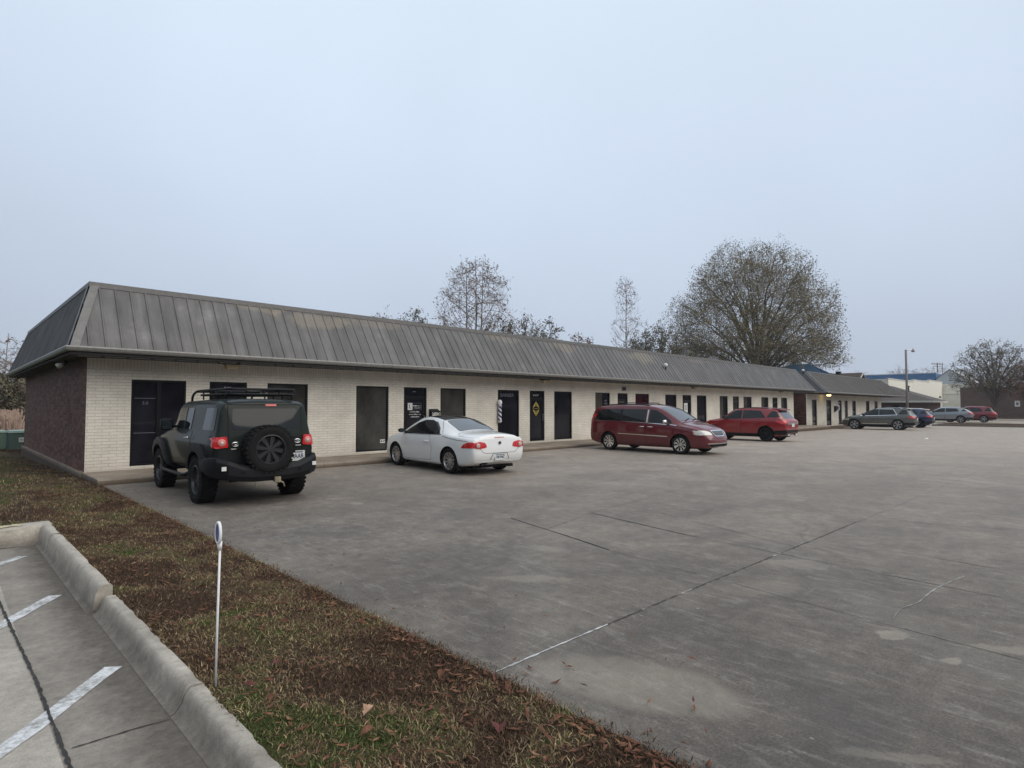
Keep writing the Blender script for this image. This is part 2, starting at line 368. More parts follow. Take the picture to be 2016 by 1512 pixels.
t = NT('worn_white_line'); p = t.pos()
w = t.ramp(t.math('ADD', t.math('MULTIPLY', t.noise(p, 30., 6, .75), .6), t.math('MULTIPLY', t.noise(p, 5., 4), .4)), [(.41, .0), (.58, 1.)])
M['line'] = t.out(t.mix(w, (.25, .245, .235), (.66, .67, .68)), .7)
t = NT('faded_white_line'); p = t.pos()
w = t.ramp(t.math('ADD', t.math('MULTIPLY', t.noise(p, 9., 6, .75), .6), t.math('MULTIPLY', t.noise(p, 1.3, 4), .4)), [(.44, .0), (.66, .8)])
M['faded'] = t.out(t.mix(w, (.17, .16, .145), (.5, .49, .46)), .75)
t = NT('joint_filler'); p = t.pos()
w = t.ramp(t.noise(t.map(p, (1., 1., 1.)), 2.4, 5, .8), [(.56, 0.), (.62, 1.)])
M['joint'] = t.out(t.mix(w, (.05, .048, .045), (.42, .41, .38)), .8)
t = NT('hairline_joint'); p = t.pos()
w = t.ramp(t.noise(p, 1.4, 5, .8), [(.46, 0.), (.56, 1.)])
M['hair'] = t.out(t.mix(w, (.20, .19, .175), (.075, .07, .065)), .85)
M['jointdark'] = plain('dark_joint', (.035, .033, .031), .9, var=.4)
t = NT('yellow_kerb_paint'); p = t.pos()
w = t.ramp(t.noise(p, 7., 5, .7), [(.45, 0.), (.55, 1.)])
M['yellow'] = t.out(t.mix(w, (.33, .31, .28), (.62, .52, .27)), .7)

# grass ------------------------------------------------------------
def turf_col(t, p):
    x, y, z = t.sep(p)
    a = t.noise(p, 1.15, 5, .65, .5); b = t.noise(p, 4.5, 4, .6)
    g = t.math('ADD', t.math('MULTIPLY', t.math('SUBTRACT', a, .5), 1.55), t.math('ADD', t.math('MULTIPLY', b, .35), .282))
    lawn = t.math('MULTIPLY', t.math('SUBTRACT', y, 10.), .14, clamp=True)         # the lawn beyond is greener
    left = t.math('MULTIPLY', t.math('SUBTRACT', 2.2, x), .35, clamp=True)
    g = t.math('ADD', g, t.math('MULTIPLY', t.math('MULTIPLY', lawn, left), .36))
    edge = t.math('MULTIPLY', t.math('SUBTRACT', x, 1.95, clamp=True), .16, clamp=True)      # dead band along the lot
    return t.math('SUBTRACT', g, edge)
t = NT('turf_soil'); p = t.pos(); g = turf_col(t, p); fine = t.noise(p, 30., 6, .75); grain = t.noise(p, 120., 4, .7)
c = t.ramp(g, [(.42, (.07, .046, .032)), (.54, (.11, .08, .05)), (.62, (.075, .075, .03)), (.78, (.06, .078, .025))])
c = t.mix(1., c, t.ramp(fine, [(.25, .55), (.75, 1.5)]), 'MULTIPLY')
c = t.mix(1., c, t.ramp(grain, [(.25, .6), (.75, 1.45)]), 'MULTIPLY')
M['soil'] = t.out(c, .95, normal=t.bump(t.math('ADD', fine, grain), .8, .03), spec=.1)
t = NT('grass_blades'); p = t.pos(); g = turf_col(t, p)
at = t.n('ShaderNodeAttribute', attribute_name='rnd', attribute_type='GEOMETRY').outputs['Fac']
g2 = t.math('ADD', g, t.math('MULTIPLY', t.math('SUBTRACT', at, .5), .26))
c = t.ramp(g2, [(.36, (.115, .072, .045)), (.44, (.20, .14, .082)), (.49, (.33, .25, .15)), (.56, (.30, .235, .125)), (.60, (.15, .135, .055)), (.68, (.075, .105, .03)), (.85, (.10, .14, .045))])
wn = t.n('ShaderNodeTexWhiteNoise', {'W': t.math('MULTIPLY', at, 913.7)}, noise_dimensions='1D').outputs['Value']
c = t.mix(1., c, t.ramp(wn, [(0., .45), (.8, 1.15), (1., 1.7)]), 'MULTIPLY')
M['grass'] = t.out(c, .8, spec=.2)
M['strawgrass'] = plain('dry_broomsedge', (.42, .30, .24), .9, var=.35, scale=3.)
t = NT('far_ground'); p = t.pos()
c = t.ramp(t.noise(p, .08, 6, .6), [(.35, (.085, .08, .045)), (.65, (.13, .11, .075))])
c = t.mix(1., c, t.ramp(t.noise(p, 2., 6, .7), [(.3, .75), (.7, 1.2)]), 'MULTIPLY')
M['ground'] = t.out(c, .95, spec=.1)

def bark(name, col):
    t = NT(name); p = t.pos(); n = t.noise(t.map(p, (6, 6, 1.2)), 2., 5, .7)
    return t.out(t.mix(1., col, t.ramp(n, [(.3, .6), (.7, 1.35)]), 'MULTIPLY'), .95, spec=.1)
M['bark'] = bark('bark_brown', (.115, .099, .084))
M['palebark'] = bark('bark_pale', (.27, .235, .215))
M['scrubbark'] = bark('bark_scrub', (.14, .12, .105))
def leafm(name, a, b, c3, sc):
    t = NT(name); p = t.pos()
    n = t.noise(p, sc, 4, .6)
    at = t.n('ShaderNodeAttribute', attribute_name='rnd', attribute_type='GEOMETRY').outputs['Fac']
    c = t.ramp(t.math('ADD', n, t.math('MULTIPLY', t.math('SUBTRACT', at, .5), .3)), [(.36, a), (.5, b), (.64, c3)])
    return t.out(c, .75, spec=.25)
M['oakleaf'] = leafm('oak_leaves', (.185, .155, .092), (.215, .18, .092), (.26, .20, .095), .45)
M['brownleaf'] = leafm('brown_leaves', (.17, .10, .08), (.20, .125, .09), (.24, .14, .08), .8)
M['scrubleaf'] = leafm('scrub_leaves', (.11, .10, .068), (.155, .132, .09), (.205, .16, .11), .5)
M['greenscrub'] = leafm('evergreen_leaves', (.085, .083, .055), (.125, .115, .075), (.165, .135, .095), .5)
M['deadleaf'] = leafm('dead_leaves', (.13, .055, .033), (.24, .125, .07), (.42, .28, .17), 9.)

# ------------------------------------------------------------------ world, sun, camera
SUN_EL, SUN_AZ = 42., -72.          # azimuth of the bright part of the sky measured from +X
w = bpy.data.worlds.new('World'); scene.world = w; w.use_nodes = True
t = NT('', world=True) if False else None
class WT(NT):
    def __init__(s, tree): s.t = tree; tree.nodes.clear()
t = WT(w.node_tree)
sky = t.n('ShaderNodeTexSky', sky_type='NISHITA')
sky.sun_disc = False; sky.sun_elevation = R(SUN_EL); sky.sun_rotation = R(90-SUN_AZ); sky.dust_density = 4.; sky.air_density = 1.2; sky.ozone_density = 1.
tc = t.n('ShaderNodeTexCoord').outputs['Generated']
zz = t.sep(tc)[2]
cl = t.ramp(zz, [(0., (4.85, 5.55, 6.75)), (.12, (5.1, 5.85, 7.1)), (.35, (6.0, 6.95, 8.3)), (.65, (7.0, 8.1, 9.3)), (1., (7.6, 8.5, 9.4))])
soft = t.noise(tc, 1.3, 3, .5)
cl = t.mix(1., cl, t.ramp(soft, [(.3, .93), (.7, 1.07)]), 'MULTIPLY')
d = t.n('ShaderNodeVectorMath', {0: tc, 1: (.80*math.cos(R(35)), .80*math.sin(R(35)), .6)}, operation='DOT_PRODUCT').outputs['Value']
cl = t.mix(1., cl, t.ramp(d, [(.35, .87), (1., 1.10)]), 'MULTIPLY')
mixc = t.mix(.9, sky.outputs[0], cl)
bg = t.n('ShaderNodeBackground', {'Color': mixc, 'Strength': .093})
o = t.n('ShaderNodeOutputWorld'); t.t.links.new(bg.outputs[0], o.inputs['Surface'])

sl = bpy.data.lights.new('sun', 'SUN'); sl.energy = 1.5; sl.angle = R(60); sl.color = (1., .92, .80)
so = bpy.data.objects.new('sun', sl); C.objects.link(so)
sd = Vector((math.cos(R(SUN_AZ))*math.cos(R(SUN_EL)), math.sin(R(SUN_AZ))*math.cos(R(SUN_EL)), math.sin(R(SUN_EL))))
so.rotation_euler = sd.to_track_quat('Z', 'Y').to_euler(); so.location = (10, -20, 30)

cam = bpy.data.cameras.new('camera'); co = bpy.data.objects.new('camera', cam); C.objects.link(co); scene.camera = co
cam.sensor_width = 36; cam.lens = 1135/2016*36; cam.clip_end = 2000; cam.clip_start = .05
pitch = math.atan(44/1135); yaw = R(45.1)
fw = Vector((math.cos(yaw)*math.cos(pitch), math.sin(yaw)*math.cos(pitch), math.sin(pitch)))
co.location = (0, 0, 1.7); co.rotation_euler = fw.to_track_quat('-Z', 'Y').to_euler()
scene.view_settings.view_transform = 'Standard'; scene.view_settings.look = 'None'
scene.view_settings.exposure = .2; scene.view_settings.gamma = 1

# ------------------------------------------------------------------ ground
def smooth(a, b, x):
    q = min(1, max(0, (x-a)/(b-a))); return q*q*(3-2*q)
def gz(x): return -.16*smooth(22, 50, x)         # the lot falls slightly towards its far end
def sheet(name, xs, ys, zf, m, kind='structure'):
    b = MB(); nx, ny = len(xs), len(ys)
    b.add([(x, y, zf(x, y)) for y in ys for x in xs], [(j*nx+i, j*nx+i+1, (j+1)*nx+i+1, (j+1)*nx+i) for j in range(ny-1) for i in range(nx-1)])
    o = b.build(name, m, smooth=True); o['kind'] = kind; return o
def rg(a, b, s):
    n = max(1, int(round((b-a)/s))); return [a+(b-a)*i/n for i in range(n+1)]
sheet('ground', rg(-900, 1100, 100), rg(-900, 1100, 100), lambda x, y: -.42, M['ground'])
sheet('parking_lot', [2.49]+rg(4, 130, 3), [-80, -40, -20, 0, 5, 10, 15, 18], lambda x, y: gz(x), M['lot'])
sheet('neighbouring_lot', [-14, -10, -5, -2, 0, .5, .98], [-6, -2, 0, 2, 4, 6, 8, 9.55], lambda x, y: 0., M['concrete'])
def bumpf(x, y): return .012*math.sin(3.1*x+1.7*y)+.01*math.sin(5.3*y-2.2*x)+.008*math.sin(9*x+7*y)
def lawn_z(x, y):
    h = .015+.085*min(1, max(0, (2.5-x)/1.4))
    if y > 9: h += .03*smooth(9, 11, y)*min(1, max(0, (2.5-x)/1.4))
    h += -.30*smooth(14, 31, y) - .12*smooth(31, 48, y)
    return h+bumpf(x, y)*min(1, (2.56-x)*3)
sheet('lawn', rg(1.05, 2.52, .1), rg(-1.5, 9.9, .15), lawn_z, M['soil'])
sheet('lawn', rg(-34, -4, 2)+rg(-3.5, 2.52, .25), rg(9.72, 17, .25)+rg(18, 60, 1.5), lambda x, y: lawn_z(x, y)+.002, M['soil'])

# kerb: two lengths (the near one has settled lower) and a return to the left
def kerb_prof(H): return [(0, -.1), (0, H-.015), (.012, H), (.075, H+.003), (.092, H-.010), (.108, H-.035), (.118, H-.07), (.135, .030), (.152, .010), (.175, .0025)]
def kerb(name, p0, p1, H, inward, end0=False, end1=False, jit=.0009):
    p0, p1, inward = Vector(p0), Vector(p1), Vector(inward); L = (p1-p0).length; n = int(L/.035)
    pr = kerb_prof(H); b = MB(); vs = []; K = len(pr); rr = random.Random(int(L*1000))
    chip = [0]*(n+1)
    for _ in range(int(L*5)):
        c0 = rr.randrange(n+1); w_ = rr.randint(1, 3)
        for q in range(max(0, c0-w_), min(n, c0+w_)+1): chip[q] = rr.uniform(.005, .018)
    for i in range(n+1):
        q = p0+(p1-p0)*i/n
        for k, (dd, zz_) in enumerate(pr):
            j = jit if 0 < k < K-1 else 0
            e = chip[i] if k == 1 else (chip[i]*.4 if k == 2 else 0)
            v = q+inward*(dd+e*(.8 if k < 3 else 0)+rr.uniform(-j, j)*.7)
            vs.append((v.x, v.y, zz_-e*.8+rr.uniform(-j, j)*.6))
    fs = [(i*K+k, i*K+k+1, (i+1)*K+k+1, (i+1)*K+k) for i in range(n) for k in range(K-1)]
    if end0: fs.append(tuple(range(K)))
    if end1: fs.append(tuple(n*K+k for k in range(K-1, -1, -1)))
    b.add(vs, fs); o = b.build(name, M['kerb'], angle=50); o['kind'] = 'structure'; return o
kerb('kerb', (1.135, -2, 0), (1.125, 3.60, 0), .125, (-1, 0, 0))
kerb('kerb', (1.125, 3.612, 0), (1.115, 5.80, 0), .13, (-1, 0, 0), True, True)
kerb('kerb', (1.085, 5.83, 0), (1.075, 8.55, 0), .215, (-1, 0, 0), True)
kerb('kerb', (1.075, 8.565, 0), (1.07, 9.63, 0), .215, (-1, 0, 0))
# wide flat return with flaking yellow paint
b = MB(); n = 60; vs = []; rr = random.Random(4)
prf = [(9.63, -.1), (9.63, .205), (9.61, .216), (9.36, .214), (9.33, .195), (9.315, .06), (9.28, .012), (9.2, .0045)]
for i in range(n+1):
    x = 1.07-.0-i*8/n
    for (yy, zz_) in prf: vs.append((x-(.0 if i else 0), yy+rr.uniform(-.004, .004), zz_+rr.uniform(-.004, .004)))
b.add(vs, [(i*8+k, (i+1)*8+k, (i+1)*8+k+1, i*8+k+1) for i in range(n) for k in range(7)])
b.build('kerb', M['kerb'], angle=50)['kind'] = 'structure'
b = MB(); nn = 40
for i in range(nn):
    x0 = .80-i*.05; a0 = 9.38+rr.uniform(0, .05); a1 = 9.56+rr.uniform(-.05, .03)
    b.add([(x0, a0, .2225), (x0-.05, a0+rr.uniform(-.02, .02), .2225), (x0-.05, a1, .2225), (x0, a1+rr.uniform(-.02, .02), .2225)], [(0, 1, 2, 3)])
b.build('kerb_paint', M['yellow'])['kind'] = 'structure'

def strip(name, pts, wd, m, z=.004, wob=.0, seg=.12, zf=None):
    pts = [Vector((*q, 0)) for q in pts]; P = []
    for a, b_ in zip(pts, pts[1:]):
        n = max(1, int((b_-a).length/seg)); P += [a+(b_-a)*i/n for i in range(n)]
    P.append(pts[-1]); vs = []; rr = random.Random(len(P))
    for i, q in enumerate(P):
        d_ = (P[min(i+1, len(P)-1)]-P[max(0, i-1)]).normalized(); s_ = Vector((-d_.y, d_.x, 0))
        ww = wd/2*(1+rr.uniform(-wob, wob)); q = q+s_*rr.uniform(-1, 1)*wob*wd*.35
        for k in (-1, 1):
            v = q+s_*ww*k; vs.append((v.x, v.y, (zf(v.x) if zf else 0)+z))
    b = MB(); b.add(vs, [(2*i, 2*i+2, 2*i+3, 2*i+1) for i in range(len(P)-1)])
    o = b.build(name, m); o['kind'] = 'structure'; return o
# joints of the big lot
strip('pavement_joint', [(2.55, 2.735), (3.2, 2.722), (3.75, 2.706)], .014, M['line'], .004, .5, .04)
strip('pavement_joint', [(3.75, 2.706), (5., 2.665), (8.2, 2.53), (9.6, 2.48)], .012, M['joint'], .004, .8, .05)
strip('pavement_joint', [(9.6, 2.48), (20., 2.1)], .014, M['faded'], .004, .8, .2)
strip('pavement_joint', [(6.23, 6.28), (5.9, 4.9), (5.68, 4.07)], .019, M['jointdark'], .004, .4)
strip('pavement_joint', [(5.68, 4.07), (5.47, 2.44), (5.3, 1.2), (5.2, .3)], .008, M['hair'], .0035, .7)
strip('pavement_joint', [(7.44, 5.67), (7.22, 4.6), (7.07, 3.83)], .019, M['jointdark'], .004, .4)
strip('pavement_joint', [(7.07, 3.83), (6.9, 2.2), (6.75, .6)], .008, M['hair'], .0035, .7)
strip('pavement_joint', [(7.44, 5.67), (6.3, 5.42), (5.0, 5.2)], .008, M['hair'], .0035, .7)
strip('pavement_joint', [(7.44, 5.67), (9.5, 5.9), (13., 6.2)], .008, M['hair'], .0035, .7)
strip('pavement_joint', [(8.22, 4.89), (7.34, 2.36)], .008, M['hair'], .0055, .7)
strip('pavement_joint', [(8.2, 2.9), (8.04, 2.0), (7.9, .6)], .008, M['hair'], .0055, .7)
strip('pavement_crack', [(5.45, 1.16), (5.62, 1.175), (5.8, 1.17), (5.95, 1.13), (6.1, 1.10), (6.25, 1.095), (6.4, 1.09), (6.7, 1.06), (7.0, 1.01), (7.33, .94)], .010, M['faded'], .004, .6, .05)
# worn bay lines
for (a, b_) in (((5.78, 14.95), (5.72, 12.6)), ((8.68, 14.96), (8.48, 12.3)), ((11.5, 14.95), (11.4, 12.4)), ((14.56, 14.3), (14.0, 12.5)), ((17.2, 14.9), (17., 12.4)), ((20.1, 14.9), (20., 12.4)), ((23., 14.9), (22.9, 12.4))):
    strip('bay_line', [a, b_], .10, M['faded'], .0045, .1)
# left lot markings
for pts in ([(.07, 3.62), (.40, 3.98), (.86, 4.55)], [(.1, 5.62), (.40, 6.02), (.80, 6.62)], [(.2, 7.95), (.52, 8.34), (.74, 8.60)]):
    strip('stall_line', pts, .105, M['line'], .004, .06, .1)
strip('pavement_joint', [(.40, 9.3), (.43, 6.66), (.48, 4.67), (.49, 3.43), (.5, 0)], .016, M['jointdark'], .007, .5, .03)
strip('pavement_joint', [(.52, 3.62), (.80, 3.60), (.94, 3.575)], .010, M['jointdark'], .0045, .6, .03)
strip('pavement_crack', [(1.075, 8.558), (.9, 8.55), (.72, 8.62)], .010, M['jointdark'], .0045, .6, .03)

# sidewalk along the building and in front of the farther one
b = MB()
xs = rg(2.47, 51.5, .8)
def walk(b, xs, y0, y1, zt):
    for x0, x1 in zip(xs, xs[1:]):
        z0, z1 = gz(x0)-.05, gz(x1)-.05
        T0 = zt(x0); T1 = zt(x1)
        b.quad((x0, y0+.03, T0), (x1, y0+.03, T1), (x1, y1, T1), (x0, y1, T0))
        b.quad((x0, y0, T0-.03), (x1, y0, T1-.03), (x1, y0+.03, T1), (x0, y0+.03, T0))
        b.quad((x0, y0, z0), (x1, y0, z1), (x1, y0, T1-.03), (x0, y0, T0-.03))
walk(b, xs, 15.0, 17.4, lambda x: .13)
b.quad((2.47, 15., -.3), (2.47, 15.03, .13), (2.47, 17.4, .13), (2.47, 17.4, -.3))
b.quad((51.5, 15., -.3), (51.5, 15.03, .13), (51.5, 17.4, .13), (51.5, 17.4, -.3))
b.build('sidewalk', M['sidewalk'])['kind'] = 'structure'
b = MB(); walk(b, rg(51.5, 82, 1.), 15.0, 18.4, lambda x: -.105); b.build('sidewalk', M['sidewalk'])['kind'] = 'structure'
# planted island with kerb beyond
b = MB(); b.box(67.4, 67.65, -25, 10.8, -.3, -.02); b.box(67.65, 76, 10.55, 10.8, -.3, -.02); b.box(75.75, 76, -25, 10.55, -.3, -.02)
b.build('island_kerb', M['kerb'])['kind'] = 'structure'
sheet('island_ground', rg(67.65, 75.75, .6), rg(-25, 10.55, .8), lambda x, y: -.03+.03*math.sin(x*2.1)*math.sin(y*1.3), M['soil'])
sheet('far_sidewalk', [112., 115.6], [-60, -20, 14.7], lambda x, y: -.06, M['sidewalk'])

# grass blades (nobody could count them)
def blades(name, X, Y, H, Wd, m, lean=.9):
    n = len(X); rnd = rng.random(n)
    Z = np.array([lawn_z(a, c_) for a, c_ in zip(X, Y)])
    ang = rng.random(n)*2*np.pi; la = rng.random(n)*2*np.pi; ln = H*lean*rng.random(n)*1.3
    dx, dy = np.cos(ang)*Wd/2, np.sin(ang)*Wd/2
    lx, ly = np.cos(la)*ln, np.sin(la)*ln
    v = np.zeros((n, 5, 3)); z0 = Z-.004
    v[:, 0] = np.stack([X-dx, Y-dy, z0], 1); v[:, 1] = np.stack([X+dx, Y+dy, z0], 1)
    v[:, 2] = np.stack([X+dx*.8+lx*.35, Y+dy*.8+ly*.35, z0+H*.6], 1); v[:, 3] = np.stack([X-dx*.8+lx*.35, Y-dy*.8+ly*.35, z0+H*.6], 1)
    v[:, 4] = np.stack([X+lx, Y+ly, z0+H*.95], 1)
    i = np.arange(n)*5
    me = bpy.data.meshes.new(name)
    me.vertices.add(5*n); me.vertices.foreach_set('co', v.ravel())
    loops = np.stack([i, i+1, i+2, i+3, i+3, i+2, i+4], 1).ravel()
    me.loops.add(7*n); me.loops.foreach_set('vertex_index', loops.astype(np.int32))
    st = np.stack([np.arange(n)*7, np.arange(n)*7+4], 1).ravel(); tot = np.tile([4, 3], n)
    me.polygons.add(2*n); me.polygons.foreach_set('loop_start', st.astype(np.int32)); me.polygons.foreach_set('loop_total', tot.astype(np.int32))
    me.update(calc_edges=True)
    at = me.attributes.new('rnd', 'FLOAT', 'FACE'); at.data.foreach_set('value', np.repeat(rnd, 2).astype(np.float32))
    me.materials.append(m)
    o = link(name, me); o['kind'] = 'stuff'; return o
def edge_x(n, wob=.05):   # ragged edge over the lot
    return 2.50+rng.normal(0, wob, n)
xa, ya = [], []
for (n, y0, y1) in ((62000, 1.2, 5.2), (38000, 5.2, 10), (16000, 10, 15)):
    Y = y0+rng.random(n)*(y1-y0); X = 1.10+rng.random(n)*1.43
    X = np.where(rng.random(n) < .06, np.minimum(edge_x(n), 2.62), X); xa.append(X); ya.append(Y)
X = np.concatenate(xa); Y = np.concatenate(ya)
blades('grass', X, Y, .007+.026*rng.random(len(X))**1.7, .005+.002*rng.random(len(X)), M['grass'], 1.5)
n = 60000; Y = 9.75+rng.random(n)**1.5*20; X = -8.+rng.random(n)*10.5
k = (Y < 16.9) | (X < 2.45); X, Y = X[k], Y[k]
blades('grass', X, Y, .02+.035*rng.random(len(X)), .009, M['grass'], 1.2)

# fallen leaves: a litter of small ones, and the larger ones as things
def leaf_mesh(name, L, seed, lobed=False):
    rr = random.Random(seed); b = MB(); n = 9; top = []; bot = []
    ctr = []
    for i in range(n):
        q = i/(n-1); wd = math.sin(math.pi*min(1, q*1.02))**.8*.3
        if lobed: wd *= 1.25+.45*math.sin(q*17)
        zc = .22*L*math.sin(q*2.6)*rr.uniform(.6, 1.2)
        ctr.append((q*L, 0, zc*.6)); top.append((q*L, wd*L, zc+wd*L*.55)); bot.append((q*L, -wd*L, zc+wd*L*.35))
    vs = ctr+top+bot; fs = []
    for i in range(n-1): fs += [(i, i+1, n+i+1, n+i), (2*n+i, 2*n+i+1, i+1, i)]
    b.add(vs, fs)
    b.tube([(0, 0, 0), (-.25*L, .02*L, .05*L)], .0012, 4)
    me = bpy.data.meshes.new(name); me.from_pydata(b.v, [], b.f); me.materials.append(M['deadleaf']); return me
n = 2600; b = MB(); rr = random.Random(11)
for i in range(n):
    y = 1.3+rr.random()**1.5*13; x = 1.15+rr.random()*1.35
    if rr.random() < .25: x = 2.5-abs(rr.gauss(0, .12))
    if rr.random() < .04: x = 2.55+rr.random()**2*1.2
    z = (lawn_z(x, y) if x < 2.5 else 0)+.012+rr.random()*.018; a = rr.random()*6.3; L = rr.uniform(.010, .040); wd = L*rr.uniform(.15, .35)
    dx, dy = math.cos(a), math.sin(a); e = rr.uniform(-.008, .012)
    b.add([(x-dx*L, y-dy*L, z), (x+dy*wd, y-dx*wd, z+e), (x+dx*L, y+dy*L, z+rr.uniform(-.006, .02)), (x-dy*wd, y+dx*wd, z+e*.4)], [(0, 1, 2, 3)])
tag(b.build('leaf_litter', M['deadleaf']), kind='stuff')
LM = [leaf_mesh('fallen_leaf', .075, 1), leaf_mesh('fallen_leaf', .085, 2, True), leaf_mesh('fallen_leaf', .065, 3)]
M['redleaf'] = plain('dark_red_leaf', (.11, .03, .025), .7, var=.3, scale=20.)
M['tanleaf'] = plain('tan_leaf', (.42, .25, .16), .7, var=.25, scale=20.)
LV = [(1.57, 3.66, 1, 'red', 'dark red curled leaf on the brown grass right of the white marker stake'), (1.33, 3.42, 2, 'red', 'small dark red leaf on the grass close to the kerb by the marker stake'),
      (1.62, 2.72, 1, 'tan', 'pale tan curled leaf lying on the grass strip, the brightest one'), (2.2, 2.83, 0, 'brown', 'brown leaf on the grass between the pale tan leaf and the lot edge'),
      (2.02, 2.12, 1, 'red', 'dark red leaf near the bottom right end of the grass strip'), (2.36, 2.05, 2, 'brown', 'brown leaf at the lot edge near the bottom end of the grass strip'),
      (1.5, 2.55, 0, 'brown', 'brown curled leaf left of the pale tan leaf, nearer the kerb'), (1.9, 4.3, 0, 'brown', 'brown leaf on the dark grass halfway between kerb and lot'),
      (2.33, 3.9, 2, 'brown', 'rust brown leaf on the edge of the grass beside the lot'), (1.72, 5.6, 0, 'brown', 'brown leaf on the grass beyond the marker stake'),
      (1.5, 6.9, 2, 'tan', 'tan leaf on the grass beside the lower far kerb'), (2.1, 8.2, 0, 'brown', 'dark brown leaf on the grass ahead of the dark off-roader'),
      (-1.2, 12.6, 0, 'brown', 'dark leaf on the green lawn left of the sidewalk corner'), (.3, 13.6, 1, 'brown', 'dark leaf on the green lawn near the brick side wall')]
for i, (x, y, k, colr, lab) in enumerate(LV):
    me = LM[k]
    if colr != 'brown':
        me = me.copy(); me.materials[0] = M['redleaf' if colr == 'red' else 'tanleaf']
    o = link('fallen_leaf', me); o.location = (x, y, lawn_z(x, y)+.028); o.rotation_euler = (random.uniform(-.3, .3), random.uniform(-.2, .2), random.uniform(0, 6.3))
    if y > 8: o.scale = (1.3,)*3
    tag(o, lab, 'leaf', 'large fallen leaves on the grass')

# marker stake
t_ = thing('marker_stake', 'white thin marker stake with oval blue and white head beside the kerb', 'marker stake', (1.185, 3.62, lawn_z(1.185, 3.62)-.02), R(-4), None, (1, 1, .95))
M['markerwhite'] = plain('marker_white', (.84, .85, .87), .45, var=.05)
M['markerblue'] = plain('marker_blue', (.03, .05, .22), .4, var=.05)
b = MB(); b.tube([(0, 0, 0), (.004, 0, .45), (0.01, 0, .86)], .0065, 10); b.build('rod', M['markerwhite'], t_, smooth=True)
b = MB(); N_ = 28
ring_ = [(0.0, .045*math.cos(2*math.pi*i/N_), .955+.062*math.sin(2*math.pi*i/N_)) for i in range(N_)]
b.tube(ring_, .009, 8, closed=True); b.tube([(.01, 0, .85), (.006, 0, .9)], [.011, .016], 10)
hd = b.build('marker_head', M['markerwhite'], t_, smooth=True)
b = MB(); vs = [(sx, .043*math.cos(2*math.pi*i/N_), .955+.060*math.sin(2*math.pi*i/N_)) for sx in (-.006, .006) for i in range(N_)]
b.add(vs, [tuple(range(N_)), tuple(range(2*N_-1, N_-1, -1))]); b.build('blue_disc', M['markerblue'], hd)
# litter on the lot
b = MB(); b.add([(-.14, -.06, 0), (.13, -.08, .0), (.16, .07, .01), (-.1, .08, 0), (-.1, -.03, .03), (.1, -.04, .045), (.11, .04, .04), (-.06, .05, .035)],
      [(0, 1, 5, 4), (1, 2, 6, 5), (2, 3, 7, 6), (3, 0, 4, 7), (4, 5, 6, 7)])
o = b.build('crumpled_paper', M['white'], smooth=True); o.location = (38.96, 6.5, gz(39)+.005); tag(o, 'small crumpled white paper lying on the far part of the lot', 'litter')

# ------------------------------------------------------------------ lettering
def text_mesh(s, size, ext=.002, align='CENTER', shear=0, space=1., bold=0.):
    cu = bpy.data.curves.new('t', 'FONT'); cu.body = s; cu.size = size; cu.extrude = ext; cu.align_x = align; cu.align_y = 'CENTER'
    cu.shear = shear; cu.space_character = space; cu.resolution_u = 3; cu.offset = bold
    o = bpy.data.objects.new('t', cu); C.objects.link(o)
    bpy.context.view_layer.update()
    me = bpy.data.meshes.new_from_object(o.evaluated_get(bpy.context.evaluated_depsgraph_get()))
    bpy.data.objects.remove(o); bpy.data.curves.remove(cu)
    return me
def text_on(name, s, size, m, loc, rot, parent, ext=.002, sx=1., **kw):
    me = text_mesh(s, size, ext, **kw); me.name = name; me.materials.clear(); me.materials.append(m)
    mt = Matrix.Translation(loc) @ rot.to_4x4() @ Matrix.Diagonal((sx, 1, 1, 1)); me.transform(mt)
    return link(name, me, parent)
FRONT = Matrix(((1, 0, 0), (0, 0, -1), (0, 1, 0)))          # text facing -Y, reading along +X

# ------------------------------------------------------------------ the two strip buildings
def off(t_): return tuple(-c_ for c_ in t_.location)
def front_wall(bld, x0, x1, zb, zt, Y, ops, m, back=13.4):
    b = MB(); xs = sorted(set([x0, x1]+[v for o_ in ops for v in o_[:2]]))
    for a, c_ in zip(xs, xs[1:]):
        o_ = next((q for q in ops if abs(q[0]-a) < 1e-6), None)
        spans = [(zb, zt)] if not o_ else [(zb, o_[2]), (o_[3], zt)]
        for za, zc in spans:
            if zc-za > .005: b.quad((a, Y, za), (c_, Y, za), (c_, Y, zc), (a, Y, zc))
        if o_:
            D = .12; _, _, za, zc = o_[:4]
            b.quad((a, Y, za), (a, Y, zc), (a, Y+D, zc), (a, Y+D, za)); b.quad((c_, Y, za), (c_, Y+D, za), (c_, Y+D, zc), (c_, Y, zc))
            b.quad((a, Y, zc), (c_, Y, zc), (c_, Y+D, zc), (a, Y+D, zc)); b.quad((a, Y, za), (a, Y+D, za), (c_, Y+D, za), (c_, Y, za))
    return b.build('wall', m, bld, off=off(bld))
def rect_frame(b, x0, x1, z0, z1, w_, y0, y1):
    b.box(x0, x0+w_, y0, y1, z0, z1); b.box(x1-w_, x1, y0, y1, z0, z1)
    b.box(x0+w_, x1-w_, y0, y1, z1-w_, z1); b.box(x0+w_, x1-w_, y0, y1, z0, z0+w_)
